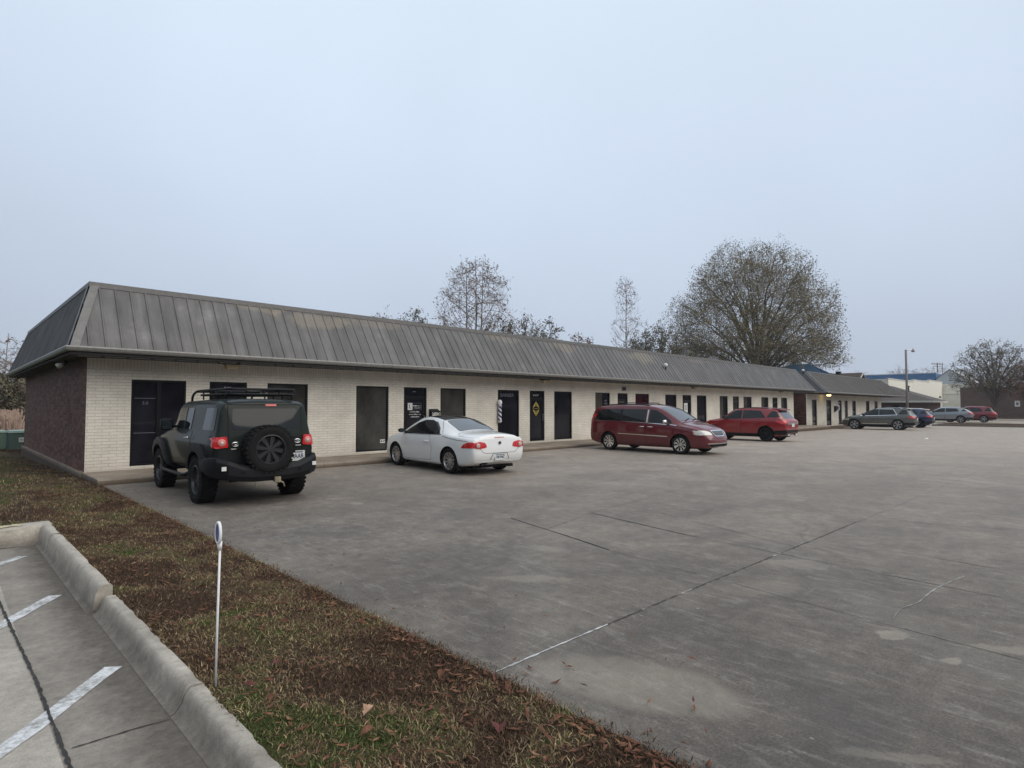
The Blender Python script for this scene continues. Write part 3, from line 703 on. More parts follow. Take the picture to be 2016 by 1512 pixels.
def window(bld, x0, x1, z0, z1, Y, g='sglass', split=None, tr=None):
    g_ = M[g] if isinstance(g, str) else [M[q] for q in g]
    b = MB(); w_ = .045; e = .002
    rect_frame(b, x0+e, x1-e, z0+e, z1-e, w_, Y+.035, Y+.11)
    if split: b.box(split-.05, split+.05, Y+.037, Y+.108, z0+w_+e, z1-w_-e)
    if tr: b.box(x0+w_+e, x1-w_-e, Y+.04, Y+.106, tr-.02, tr+.02)
    f = b.build('window', M['frame'], bld, off=off(bld))
    b = MB()
    if isinstance(g_, list):
        xm = x0+(x1-x0)*.55
        b.box(x0+w_, xm, Y+.075, Y+.085, z0+w_, z1-w_); b.mi = 1; b.box(xm, x1-w_, Y+.075, Y+.085, z0+w_, z1-w_)
    else: b.box(x0+w_, x1-w_, Y+.075, Y+.085, z0+w_, z1-w_)
    b.build('pane', g_, f)
    return f
def door(bld, x0, x1, z0, z1, Y, g='sglass'):
    b = MB(); e = .002; rect_frame(b, x0+e, x1-e, z0+e, z1-e, .05, Y+.03, Y+.115)
    ht = z1-.34 if z1-z0 > 2.1 else z1-.1
    b.box(x0+.053, x1-.053, Y+.032, Y+.11, ht, ht+.045)
    rect_frame(b, x0+.055, x1-.055, z0+.054, ht-.003, .085, Y+.045, Y+.09)
    f = b.build('door', M['frame'], bld, off=off(bld))
    b = MB(); b.box(x0+.13, x1-.13, Y+.062, Y+.07, z0+.13, ht-.08); b.box(x0+.05, x1-.05, Y+.062, Y+.07, ht+.045, z1-.05); b.build('pane', M[g], f)
    b = MB(); zc = z0+1.02
    b.tube([(x1-.10, Y+.045, zc-.14), (x1-.10, Y-.0, zc-.14), (x1-.10, Y-.0, zc+.14), (x1-.10, Y+.045, zc+.14)], .012, 8); b.build('handle', M['alloy'], f)
    return f

Y1 = 16.95; ZB, ZT = .205, 2.375
b1 = thing('commercial_building', 'long single storey white brick office building with grey metal mansard roof', 'building', (25.8, 23.7, 0))
W1 = [(3.435, 4.675, 'W'), (5.25, 6.24, 'D'), (6.815, 8.05, 'W'), (9.70, 10.935, 'W'), (11.555, 12.535, 'D'), (13.16, 14.385, 'W'),
      (16.08, 17.315, 'W'), (17.965, 18.91, 'D'), (19.555, 20.805, 'W'), (22.59, 23.80, 'W'), (24.46, 25.37, 'D'), (26.08, 27.415, 'W'),
      (29.11, 30.355, 'W'), (31.06, 32.10, 'D'), (32.80, 34.045, 'W'), (35.865, 37.045, 'W'), (37.815, 38.765, 'D'), (39.50, 40.85, 'W'),
      (42.545, 43.86, 'W'), (44.635, 45.635, 'D'), (46.355, 47.625, 'W')]
front_wall(b1, 2.52, 49.0, .13, 2.87, Y1, [(a, c_, ZB, ZT) for a, c_, k in W1], M['paintbrick'])
gl = ['sglass', 'sglass', 'smid', 'smid', 'sglass', 'smid', 'sglass', 'sglass', 'sglass', ('sblind', 'sglass'), 'sglass', 'sred', 'sglass', 'sglass', 'sglass',
      ('sblind', 'sglass'), 'smid', ('sblind', 'sglass'), ('sblind', 'sglass'), 'sglass', ('sblind', 'sglass')]
F1 = []
for i, ((a, c_, k), g) in enumerate(zip(W1, gl)):
    if k == 'D': F1.append(door(b1, a, c_, ZB, ZT, Y1, g))
    elif i == 0: F1.append(window(b1, a, c_, ZB, ZT, Y1, 'sglass', split=a+.62))
    else: F1.append(window(b1, a, c_, ZB, ZT, Y1, g))
# other outside walls
b = MB(); b.quad((2.52, Y1, .12), (2.52, Y1, 2.87), (2.52, 30.4, 2.87), (2.52, 30.4, .02)); b.build('side_wall', M['brownbrick'], b1, off=off(b1))
b = MB(); b.quad((49., Y1, -.3), (49., 30.4, -.3), (49., 30.4, 2.87), (49., Y1, 2.87)); b.quad((2.52, 30.4, -.4), (2.52, 30.4, 2.87), (49., 30.4, 2.87), (49, 30.4, -.4))
b.build('rear_wall', M['brownbrick_x'], b1, off=off(b1))
b = MB(); b.box(2.44, 2.519, Y1-.02, 30.5, -.7, .115); b.box(2.519, 2.6, 30.41, 30.5, -.7, .115); b.build('foundation', M['sidewalk'], b1, off=off(b1))

def mansard(bld, E, Rg, ze, zr, mf, ms, seam=.3225, seam0=2.405, ribs='all', gut=.105):
    """E = eave rectangle (x0, x1, y0, y1); Rg = ridge rectangle; ribbed slopes, hip caps, top band, gutter and soffit"""
    (ex0, ex1, ey0, ey1), (rx0, rx1, ry0, ry1) = E, Rg
    e = [(ex0, ey0, ze), (ex1, ey0, ze), (ex1, ey1, ze), (ex0, ey1, ze)]
    r = [(rx0, ry0, zr), (rx1, ry0, zr), (rx1, ry1, zr), (rx0, ry1, zr)]
    b = MB()
    b.mi = 0; b.quad(e[0], e[1], r[1], r[0])
    b.mi = 1; b.quad(e[1], e[2], r[2], r[1]); b.quad(e[2], e[3], r[3], r[2]); b.quad(e[3], e[0], r[0], r[3])
    b.mi = 2; b.quad(*r)
    def rib(p, q, nrm, along, w_=.028, h=.021):
        p, q, nrm, along = map(Vector, (p, q, nrm, along)); a1 = along*w_; a2 = along*w_*.55
        vs = [p-a1, p+a1, p+a2+nrm*h, p-a2+nrm*h, q-a1, q+a1, q+a2+nrm*h, q-a2+nrm*h]
        b.add(vs, [(0, 1, 2, 3), (7, 6, 5, 4), (1, 5, 6, 2), (3, 2, 6, 7), (0, 3, 7, 4)])
    # front ribs
    nf = Vector((0, -(zr-ze), ry0-ey0)).normalized(); b.mi = 0
    x = seam0
    while x < ex1-.05:
        tt = 1.
        if x < rx0: tt = (x-ex0)/(rx0-ex0)
        if x > rx1: tt = (ex1-x)/(ex1-rx1)
        if tt > .06: rib((x, ey0+.0, ze), (x, ey0+(ry0-ey0)*tt, ze+(zr-ze)*tt), nf, (1, 0, 0))
        x += seam
    # side ribs (both ends)
    b.mi = 1
    for sx, exx, rxx in ((-1, ex0, rx0), (1, ex1, rx1)):
        ns = Vector((sx*(zr-ze), 0, abs(rxx-exx))).normalized(); y = ey0+.25
        while y < ey1-.05:
            tt = 1.
            if y < ry0: tt = (y-ey0)/(ry0-ey0)
            if y > ry1: tt = (ey1-y)/(ey1-ry1)
            if tt > .06: rib((exx, y, ze), (exx+(rxx-exx)*tt, y, ze+(zr-ze)*tt), ns, (0, 1, 0))
            y += seam
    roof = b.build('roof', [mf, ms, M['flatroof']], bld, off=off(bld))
    for i in range(4):            # hip caps
        b = MB()
        p, q = Vector(e[i]), Vector(r[i]); d = (q-p).normalized()
        cx = 1 if i in (1, 2) else -1; cy = 1 if i in (2, 3) else -1
        s1 = Vector((0, -cy, 0)); s2 = Vector((-cx, 0, 0)); n_ = Vector((cx, cy, .6)).normalized()*.036
        k = .17
        for s_, mm in ((Vector((0, -cy*1., 0)), 0), (Vector((-cx*1., 0, 0)), 0)):
            # lie in the slope plane next to the hip
            u_ = (s_-d*s_.dot(d)).normalized()*k
            nn = d.cross(u_).normalized()
            if nn.dot(Vector((cx, cy, .5))) < 0: nn = -nn
            b.add([p+nn*.034, p+u_+nn*.034, q+u_+nn*.034, q+nn*.034, p+u_, q+u_], [(0, 1, 2, 3), (1, 4, 5, 2)])
        b.build('hip_cap', M['rooftrim'], roof)
    b = MB(); o_ = .045; hh = .115
    b.box(rx0-o_, rx1+o_, ry0-o_-.03, ry0+.05, zr-hh+.03, zr+.045); b.box(rx0-o_, rx1+o_, ry1-.05, ry1+o_, zr-hh+.03, zr+.045)
    b.box(rx0-o_, rx0+.05, ry0+.052, ry1-.052, zr-hh+.06, zr+.043); b.box(rx1-.05, rx1+o_, ry0+.052, ry1-.052, zr-hh+.06, zr+.043)
    b.build('ridge_band', M['rooftrim'], roof)
    b = MB(); g = gut
    prof = [(0, ze-.02), (-.02, ze+.012), (-.075, ze+.012), (-.09, ze-.02), (-.075, ze-g+.03), (-.05, ze-g), (0, ze-g)]
    P = len(prof); cs = [(ex0, ey0, -1, -1), (ex1, ey0, 1, -1), (ex1, ey1, 1, 1), (ex0, ey1, -1, 1)]; vs = []
    for (cx_, cy_, sx, sy) in cs:
        for (dd, z_) in prof: vs.append((cx_-sx*dd*-1 if False else cx_+sx*(-dd), cy_+sy*(-dd), z_))
    fs = [(i*P+k, ((i+1) % 4)*P+k, ((i+1) % 4)*P+k+1, i*P+k+1) for i in range(4) for k in range(P-1)]
    b.add(vs, fs); b.build('gutter', M['gutter'], roof)
    return roof
ZE, ZR = 3.04, 4.68
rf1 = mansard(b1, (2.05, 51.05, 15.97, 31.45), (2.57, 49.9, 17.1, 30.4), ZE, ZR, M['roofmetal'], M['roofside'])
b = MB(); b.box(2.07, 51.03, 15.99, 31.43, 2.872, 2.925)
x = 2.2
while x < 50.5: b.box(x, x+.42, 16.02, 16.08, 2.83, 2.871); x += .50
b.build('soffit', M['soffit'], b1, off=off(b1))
# roof globes
def globe(x, y, z, lab):
    t_ = thing('roof_globe', lab, 'globe lamp', (x, y, z)); b = MB(); b.lathe([(.03, -.22), (.03, -.02), (.05, 0)], 10, 'z'); b.build('stem', M['trim'], t_, smooth=True)
    b = MB(); b.lathe([(.0, .2), (.06, .19), (.1, .15), (.115, .1), (.1, .04), (.05, 0), (0, 0)], 14, 'z'); b.build('globe', M['white'], t_, smooth=True)
globe(28.27, 16.42, 3.87, 'small white globe standing on the front slope of the long metal roof')
globe(53.0, 17.5, 4.72, 'white globe on top of the farther roof beside the gap between the roofs')

# soffit lights
def soffit_light(x, z, lit, lab, w_=.16):
    t_ = thing('soffit_light', lab, 'light', (x, 16.35, z), group='lights under the eaves')
    b = MB(); b.box(-w_-.03, w_+.03, -.12, .12, .02, .07); b.build('base', M['trim'], t_)
    m = NT('lit_lamp').out((.9, .7, .35), .4, emis=(1., .72, .3), estr=5.) if lit else plain('tan_lens', (.42, .33, .2), .5)
    b = MB(); b.add([(-w_, -.1, .02), (w_, -.1, .02), (w_, .1, .02), (-w_, .1, .02), (-w_*.8, -.08, -.09), (w_*.8, -.08, -.09), (w_*.8, .08, -.09), (-w_*.8, .08, -.09)],
          [(0, 1, 5, 4), (1, 2, 6, 5), (2, 3, 7, 6), (3, 0, 4, 7), (4, 5, 6, 7)]); b.build('diffuser', m, t_)
soffit_light(5.6, 2.80, False, 'tan box light under the eave above the dark off-roader')
soffit_light(18.25, 2.78, False, 'tan box light under the eave above the barber shop door')
soffit_light(31.3, 2.79, False, 'small box light under the eave above the posted door behind the red minivan')
soffit_light(44.8, 2.79, False, 'small box light under the eave near the far end of the long building')
soffit_light(55.9, 2.70, True, 'glowing yellow light under the eave of the farther white building', .3)
def flood(x, y, z, rz, lab):
    t_ = thing('floodlight', lab, 'floodlight', (x, y, z), rz)
    b = MB(); b.lathe([(.0, 0), (.06, 0), (.06, -.03), (.0, -.03)], 12, 'z'); b.tube([(0, 0, -.03), (-.06, .08, -.08)], .015, 8); b.tube([(0, 0, -.03), (-.06, -.10, -.08)], .015, 8); b.build('mount', M['trim'], t_)
    for s_ in (1, -1):
        b = MB(); b.tube([(-.05, .08*s_, -.07), (-.09, .1*s_, -.1), (-.18, .13*s_, -.15)], [.03, .055, .075], 12); b.build('lamp_head', M['fascia'], t_, smooth=True)
flood(2.33, 18.6, 2.87, 0, 'white twin floodlight under the eave by the front corner of the brick side wall')
flood(2.33, 30.9, 2.87, 0, 'small floodlight under the rear corner of the eave on the brick side')

# writing and stickers on the shop fronts
text_on('wall_number', '208', .26, plain('dark_blue_number', (.035, .035, .08), .5), (25.0, Y1-.012, 2.59), FRONT, b1, .012, 1., bold=.006).location = off(b1)
M['decal'] = plain('white_decal', (.6, .6, .6), .5, var=.05); M['dimdecal'] = plain('dim_decal', (.15, .16, .2), .5, var=.05); M['gold'] = plain('gold_decal', (.42, .33, .06), .4, var=.2)
yg = Y1+.056
text_on('door_number', '200', .105, M['decal'], (5.735, yg, 2.20), FRONT, F1[1], .001, 1.25)
for z_ in (1.9, 1.02):
    b = MB(); b.box(3.52, 4.0, Y1+.072, Y1+.0745, z_, z_+.012); b.build('decal_line', M['dimdecal'], F1[0])
text_on('pane_lettering', '5.0', .11, M['dimdecal'], (3.76, Y1+.073, 1.78), FRONT, F1[0], .001)
# law office door
b = MB(); b.box(11.755, 11.955, yg-.001, yg+.0, 1.57, 1.82); b.build('logo_tile', M['decal'], F1[4])
text_on('logo_letter', 'L', .2, M['frame'], (11.855, yg-.003, 1.69), FRONT, F1[4], .0008)
b = MB()
rect_frame(b, 11.965, 12.345, 1.57, 1.82, .008, yg-.001, yg); b.build('logo_frame', M['dimdecal'], F1[4])
def smallprint(name, x0, x1, zc, h, y, m, parent):      # print too small to read in the photograph: letter-sized strokes
    rr = random.Random(int(x0*977+zc*131)); b = MB(); x = x0; b.box(x0, x1, y+.0002, y+.0009, zc-h*.08, zc+h*.08)
    while x < x1:
        w_ = h*rr.uniform(.35, .7); k = rr.random()
        if k > .14:
            b.box(x, x+w_*.28, y, y+.001, zc-h/2, zc+h/2)
            if k > .4: b.box(x+w_*.28, x+w_, y, y+.001, zc+h*rr.choice((-.5, -.1, .3)), zc+h*.5)
        x += w_+h*.2
    return b.build(name, m, parent)
smallprint('logo_print', 11.985, 12.325, 1.715, .05, yg, M['decal'], F1[4])
smallprint('logo_print', 12.02, 12.29, 1.64, .03, yg, M['decal'], F1[4])
for k_, (xa_, xb_) in enumerate(((11.85, 12.27), (11.80, 12.33), (11.89, 12.24))):
    smallprint('door_print', xa_, xb_, 1.50-.088*k_, .05, yg, M['decal'], F1[4])
b = MB(); b.box(11.96, 12.1, yg, yg+.001, 2.21, 2.235); b.build('door_number', M['dimdecal'], F1[4])
b = MB(); b.box(10.66, 10.84, Y1+.070, Y1+.0735, .46, .575); st_ = b.build('sticker', M['white'], F1[3])
smallprint('sticker_print', 10.68, 10.82, .52, .06, Y1+.068, M['frame'], F1[3])
text_on('window_lettering', 'BARBER', .20, M['dimdecal'], (16.68, Y1+.073, 2.155), FRONT, F1[6], .001, 1.12)
text_on('door_lettering', 'SHOP', .115, M['decal'], (18.40, yg+.006, 2.175), FRONT, F1[7], .001, 1.2)
b = MB()   # gold emblem: two mirrored crest shapes
for s_ in (1, -1):
    zc = 1.60
    pts = [(-.20, .06), (-.15, .045), (-.11, .07), (-.05, .16), (0, .24), (.05, .16), (.11, .07), (.15, .045), (.20, .06), (.17, .12), (.13, .15), (.10, .22), (.05, .24), (0, .32), (-.05, .24), (-.10, .22), (-.13, .15), (-.17, .12)]
    vs = [(18.42+x_, yg, zc+s_*(z_)) for x_, z_ in pts]; n = len(vs)
    b.add(vs, [(0, 1, 17), (1, 2, 16, 17), (2, 3, 15, 16), (3, 4, 13, 14, 15) if False else (3, 14, 15), (3, 4, 13, 14), (4, 5, 12, 13), (5, 11, 12), (5, 6, 10, 11), (6, 7, 9, 10), (7, 8, 9)])
    b.box(18.40, 18.44, yg-.001, yg, min(zc+s_*.09, zc+s_*.19), max(zc+s_*.09, zc+s_*.19))
b.box(18.2, 18.64, yg-.001, yg, 1.593, 1.605); b.build('gold_emblem', M['gold'], F1[7])
b = MB(); b.box(31.32, 31.75, yg-.001, yg, 1.32, 1.90); b.build('paper_notice', M['white'], F1[13])
b = MB()
for k_ in range(4): b.box(31.40, 31.67, yg-.003, yg-.002, 1.50+k_*.075, 1.53+k_*.075)
b.build('notice_print', M['dimdecal'], F1[13])
b = MB(); b.box(31.6, 31.8, yg-.001, yg, .98, 1.2); b.build('paper_notice', M['decal'], F1[13])
b = MB(); b.box(26.15, 27.2, Y1+.07, Y1+.0735, 1.62, 1.70); b.box(26.15, 27.3, Y1+.071, Y1+.0738, 1.2, 1.6); b.build('window_sign', M['dimdecal'], F1[11])
b = MB(); b.box(24.63, 25.1, yg, yg+.001, 1.90, 2.0); b.build('window_sign', plain('olive_sign', (.12, .105, .06), .5), F1[10])
for k_ in range(4): smallprint('pane_print', 23.42, 23.66, 1.98-.14*k_, .09, Y1+.072, M['dimdecal'], F1[9])

# barber pole
t_ = thing('barber_pole', 'white barber pole with blue slanted stripes beside the shop window', 'barber pole', (16.10, 16.855, 1.05), 0, None, (.85, .85, .97))
tb = NT('barber_stripes'); p = tb.obj(); xx_, yy_, zz_ = tb.sep(p)
an = tb.math('DIVIDE', tb.math('ARCTAN2', yy_, xx_), 2*math.pi)
fr = tb.math('FRACT', tb.math('ADD', tb.math('MULTIPLY', zz_, 5.4), tb.math('MULTIPLY', an, 2.)))
cc = tb.ramp(fr, [(0., (.7, .7, .72)), (.5, (.02, .03, .14))], 'CONSTANT')
mst = tb.out(cc, .2)
b = MB(); b.lathe([(.085, .08), (.085, .67)], 24, 'z'); b.build('striped_cylinder', mst, t_, smooth=True)
b = MB(); b.lathe([(.07, .67), (.1, .69), (.1, .72), (.06, .74)], 20, 'z'); b.lathe([(0, -.02), (.05, -.02), (.075, .0), (.1, .03), (.1, .08), (.086, .08)], 20, 'z'); b.build('cap', plain('silver_cap', (.6, .6, .62), .3, .5), t_, smooth=True)
b = MB(); b.lathe([(.06, .73), (.1, .77), (.115, .83), (.1, .89), (.06, .935), (0, .95)], 20, 'z'); b.build('globe', M['markerwhite'], t_, smooth=True)
b = MB(); b.box(-.03, .03, .06, .13, .02, .06); b.box(-.03, .03, .06, .13, .69, .73); b.build('bracket', M['alloy'], t_)

# mailboxes
t_ = thing('wall_mailbox', 'black wall mailbox with white crossed pattern behind the white car', 'mailbox', (12.83, 16.95, 1.30))
b = MB(); b.add([(-.19, -.16, 0), (.19, -.16, 0), (.19, -.001, 0), (-.19, -.001, 0), (-.19, -.16, .22), (.19, -.16, .22), (.19, -.001, .3), (-.19, -.001, .3)], [(0, 3, 2, 1), (4, 5, 6, 7), (0, 1, 5, 4), (1, 2, 6, 5), (2, 3, 7, 6), (3, 0, 4, 7)]); b.build('box', M['trim'], t_)
b = MB(); b.add([(-.2, -.18, .215), (.2, -.18, .215), (.2, -.001, .305), (-.2, -.001, .305), (-.2, -.18, .195), (.2, -.18, .195)], [(0, 1, 2, 3), (4, 5, 1, 0)]); b.build('lid', M['frame'], t_)
b = MB(); y_ = -.1625
for a_, c_ in (((-.16, .18), (0, .02)), ((.16, .18), (0, .02)), ((-.16, .02), (0, .18)), ((.16, .02), (0, .18)), ((-.16, .1), (-.08, .02)), ((.16, .1), (.08, .02)), ((-.08, .18), (.08, .02)), ((.08, .18), (-.08, .02))):
    b.beam((a_[0], y_, a_[1]), (c_[0], y_, c_[1]), .022, .003, (0, 1, 0))
b.build('white_pattern', M['white'], t_)

# farther white building
b2 = thing('commercial_building', 'shorter white brick building beyond the long one with weathered brown grey mansard roof', 'building', (64, 23, -.1))
U2 = [(53.36, 54.57, 'W'), (57.18, 58.57, 'W'), (60.69, 61.72, 'D'), (62.69, 63.69, 'W'), (65.23, 66.48, 'W'), (70.25, 71.57, 'W'), (73.69, 75.03, 'W')]
front_wall(b2, 51.92, 76.6, -.11, 2.75, Y1, [(a, c_, -.04, 2.27) for a, c_, k in U2], M['paintbrick'])
for (a, c_, k), g in zip(U2, [('smid', 'sglass'), ('smid', 'sglass'), 'sglass', 'smid', ('smid', 'sglass'), 'sglass', 'sglass']):
    if k == 'D':
        f = door(b2, a, c_, -.04, 2.27, Y1, g)
        b = MB(); b.box(60.78, 61.25, yg-.001, yg, 1.33, 1.83); b.build('paper_notice', M['white'], f)
        smallprint('door_print', 60.82, 61.5, 2.02, .12, yg, M['decal'], f)
    else: window(b2, a, c_, -.04, 2.27, Y1, g)
b = MB(); b.quad((51.92, Y1, -.11), (51.92, Y1, 2.75), (51.92, 29, 2.75), (51.92, 29, -.11)); b.build('side_wall', M['brownbrick'], b2, off=off(b2))
b = MB(); b.quad((76.6, Y1, -.11), (76.6, 29, -.11), (76.6, 29, 2.75), (76.6, Y1, 2.75)); b.quad((51.92, 29, -.11), (51.92, 29, 2.75), (76.6, 29, 2.75), (76.6, 29, -.11)); b.build('rear_wall', M['brownbrick_x'], b2, off=off(b2))
M['roof2'] = roof_mat('weathered_brown_roof', (.10, .089, .079), 0); M['roof2'].name = 'weathered_brown_roof'
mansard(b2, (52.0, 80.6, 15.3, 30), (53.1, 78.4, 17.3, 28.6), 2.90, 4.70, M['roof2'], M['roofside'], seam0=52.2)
b = MB(); b.box(52.02, 80.58, 15.32, 29.98, 2.755, 2.79); b.build('soffit', M['soffit'], b2, off=off(b2))
t_ = thing('wall_mailbox', 'dark wall mailbox on the farther white building beside its door', 'mailbox', (59.8, 16.95, 1.12))
b = MB(); b.add([(-.45, -.16, .12), (.45, -.16, .3), (.45, -.001, .3), (-.45, -.001, .0), (-.45, -.16, .52), (.45, -.16, .52), (.45, -.001, .62), (-.45, -.001, .62)], [(0, 3, 2, 1), (4, 5, 6, 7), (0, 1, 5, 4), (1, 2, 6, 5), (2, 3, 7, 6), (3, 0, 4, 7)]); b.build('box', M['trim'], t_)
b = MB(); b.box(-.46, .46, -.17, -.162, .48, .53); b.build('lid', M['frame'], t_)
b = MB(); b.box(-.06, .06, -.164, -.161, .28, .42); b.build('label', M['dimdecal'], t_)

# ------------------------------------------------------------------ cars
def interp(pts, x): return float(np.interp(x, [q[0] for q in pts], [q[1] for q in pts]))
class Car:
    def __init__(s, name, label, loc, rz, scale, sp):
        s.sp = sp; s.t = thing(name, label, sp.get('cat', 'car'), loc, rz, None, scale)
        s.body()
    def body(s):
        sp = s.sp; L = sp['L']; top, belt, wid, wr, bot = sp['top'], sp['belt'], sp['w'], sp['wr'], sp['bot']
        xs = set(q[0] for p_ in (top, belt, wid) for q in p_) | set(np.linspace(0, L, 26))
        xs = sorted(xs); X = [xs[0]]
        for x in xs[1:]:
            if x-X[-1] > .045: X.append(x)
        X[-1] = L; s.rows = []; vs = []
        cr = sp.get('crown', .04); bulge = sp.get('bulge', .0)
        for x in X:
            zt, zb, w_, wt, z0 = interp(top, x), interp(belt, x), interp(wid, x), interp(wr, x), interp(bot, x)
            zb = min(zb, zt-.03); H = zb-z0; gh = max(0, zt-zb-.06)
            wt = min(wt, w_-.02); wb = w_-sp.get('shoulder', .035)
            pr = [(0, z0), (.5*w_, z0), (.88*w_, z0+.0), (.955*w_, z0+.05*min(1, H/.4)), (.985*w_, z0+.30*H), (w_, z0+.55*H), (w_*1.0, z0+.8*H), (wb, zb)]
            for k in (.33, .67):
                pr.append((wb+(wt-wb)*k+bulge*math.sin(math.pi*k)*min(1, gh/.3), zb+gh*k))
            pr += [(wt, zb+gh), (wt-.045, zt-.018), (wt-.16, zt-.004), (.5*wt, zt+cr*.6*min(1, wt/.6)), (0, zt+cr)]
            row = []
            for (y, z) in pr:
                xx = x
                f, r_ = sp.get('front'), sp.get('rear')
                if f and x > L-.7: xx = x+interp(f, z)*((x-L+.7)/.7)**2
                if r_ and x < .5: xx = x+interp(r_, z)*((.5-x)/.5)**2
                row.append((xx, y, z))
            vs.append(row)
        K = len(vs[0]); V = []; idx = {}
        for i, row in enumerate(vs):
            for k, p_ in enumerate(row):
                idx[i, k, 1] = len(V); V.append(p_)
                if 0 < k < K-1: idx[i, k, -1] = len(V); V.append((p_[0], -p_[1], p_[2]))
                else: idx[i, k, -1] = idx[i, k, 1]
        F = []
        for i in range(len(vs)-1):
            for k in range(K-1):
                F.append((idx[i, k, 1], idx[i, k+1, 1], idx[i+1, k+1, 1], idx[i+1, k, 1]))
                F.append((idx[i, k, -1], idx[i+1, k, -1], idx[i+1, k+1, -1], idx[i, k+1, -1]))
        for i, sg in ((0, 1), (len(vs)-1, -1)):
            for k in range(K-1):
                q = [idx[i, k, 1], idx[i, k, -1], idx[i, k+1, -1], idx[i, k+1, 1]]
                q = [a for n_, a in enumerate(q) if a not in q[:n_]]
                F.append(tuple(q if sg > 0 else q[::-1]))
        me = bpy.data.meshes.new('body'); me.from_pydata(V, [], F); me.materials.append(sp['paint'])
        bm = bmesh.new(); bm.from_mesh(me); bmesh.ops.recalc_face_normals(bm, faces=bm.faces)
        if sp.get('crease'):
            cl_ = bm.edges.layers.float.new('crease_edge')
            for e in bm.edges:
                if all(abs(abs(v.co.x)-0) >= 0 for v in e.verts):
                    pass
        bm.to_mesh(me); bm.free()
        o = link('body', me, s.t); o.modifiers.new('s', 'SUBSURF').levels = 2
        s.t_loc = s.t.matrix_world.copy()
        def ev(ob):
            bpy.context.view_layer.update(); return bpy.data.meshes.new_from_object(ob.evaluated_get(bpy.context.evaluated_depsgraph_get()))
        m2 = ev(o); o.modifiers.clear(); o.data = m2; o.data.name = 'body'
        bm = bmesh.new(); bm.from_mesh(m2); s.bvh = BVHTree.FromBMesh(bm); bm.free()
        b = MB()
        for ax in sp['axles']:
            for sg in (1, -1):
                y0 = sp['W']-.36; y1 = sp['W']+.3; n = 40; r_ = sp['arch']; zc = sp['wheel'][0]
                vs_ = [(ax+r_*math.cos(2*math.pi*i/n), sg*yy, zc+sp.get('archz', 0)+r_*math.sin(2*math.pi*i/n)) for yy in (y0, y1) for i in range(n)]
                fs = [(i, (i+1) % n, n+(i+1) % n, n+i) for i in range(n)]+[tuple(range(n-1, -1, -1)), tuple(range(n, 2*n))]
                if sg < 0: fs = [f[::-1] for f in fs]
                b.add(vs_, fs)
        cut = b.build('cutter', M['dark'], s.t)
        bm = bmesh.new(); bm.from_mesh(cut.data); bmesh.ops.recalc_face_normals(bm, faces=bm.faces); bm.to_mesh(cut.data); bm.free()
        md = o.modifiers.new('b', 'BOOLEAN'); md.object = cut; md.operation = 'DIFFERENCE'; md.solver = 'EXACT'
        try: md.material_mode = 'TRANSFER'
        except Exception: pass
        m3 = ev(o); o.modifiers.clear(); o.data = m3; m3.name = 'body'
        bpy.data.objects.remove(cut)
        m3.polygons.foreach_set('use_smooth', [True]*len(m3.polygons)); m3.set_sharp_from_angle(angle=R(38))
        s.b = o
    # --- patches laid on the body -----------------------------------------------------
    def hit(s, ax, u, v, sg=1):
        if ax == 's': o_, d = Vector((u, 4*sg, v)), Vector((0, -sg, 0))
        elif ax == 'r': o_, d = Vector((-4, u, v)), Vector((1, 0, 0))
        elif ax == 'f': o_, d = Vector((10, u, v)), Vector((-1, 0, 0))
        else: o_, d = Vector((u, v, 5)), Vector((0, 0, -1))
        h, n, i, dd = s.bvh.ray_cast(o_, d)
        if h is None: return None
        if n.dot(d) > 0: n = -n
        return h, n
    def patch(s, name, ax, poly, m, eps=.006, sg=1, parent=None, rnd=.03, step=.055, skirt=True, smooth=True, push=None):
        poly = [Vector(q) for q in poly]; pts = []
        N = len(poly)
        for i, p_ in enumerate(poly):       # rounded corners
            a, c_ = poly[i-1], poly[(i+1) % N]; r_ = min(rnd, (a-p_).length*.45, (c_-p_).length*.45)
            if r_ < .004: pts.append(p_); continue
            p0 = p_+(a-p_).normalized()*r_; p1 = p_+(c_-p_).normalized()*r_
            for k in range(5):
                q = k/4; pts.append(p0*(1-q)**2+p_*2*q*(1-q)+p1*q*q)
        P = []
        for i, p_ in enumerate(pts):
            c_ = pts[(i+1) % len(pts)]; n = max(1, int((c_-p_).length/step)); P += [p_+(c_-p_)*k/n for k in range(n)]
        nb = len(P)
        area = sum(P[i].cross(P[(i+1) % nb]) for i in range(nb))
        if area < 0: P.reverse()
        x0, x1 = min(q.x for q in P), max(q.x for q in P); y0, y1 = min(q.y for q in P), max(q.y for q in P)
        G = [Vector((x, y)) for x in np.arange(x0+step*.5, x1, step) for y in np.arange(y0+step*.5, y1, step)]
        def inside(q):
            c_ = False
            for i in range(nb):
                a, b_ = P[i], P[i-1]
                if (a.y > q.y) != (b_.y > q.y) and q.x < (b_.x-a.x)*(q.y-a.y)/(b_.y-a.y)+a.x: c_ = not c_
            return c_
        G = [q for q in G if inside(q) and min((q-p_).length for p_ in P) > step*.3]
        V2, E2, F2, *_ = delaunay_2d_cdt(P+G, [(i, (i+1) % nb) for i in range(nb)], [], 1, 1e-5)
        vs = []; nr = []; last = None
        for q in V2:
            h = s.hit(ax, q.x, q.y, sg)
            if h is None:
                for k in (.02, .04, .07, .1):
                    cc = Vector(((x0+x1)/2, (y0+y1)/2)); q2 = q+(cc-q).normalized()*k; h = s.hit(ax, q2.x, q2.y, sg)
                    if h: break
            if h is None:
                vs.append(None); nr.append(None); continue
            vs.append(h[0]+h[1]*eps); nr.append(h[1])
        b = MB(); ok = [i for i, v in enumerate(vs) if v is not None]; mp = {i: k for k, i in enumerate(ok)}
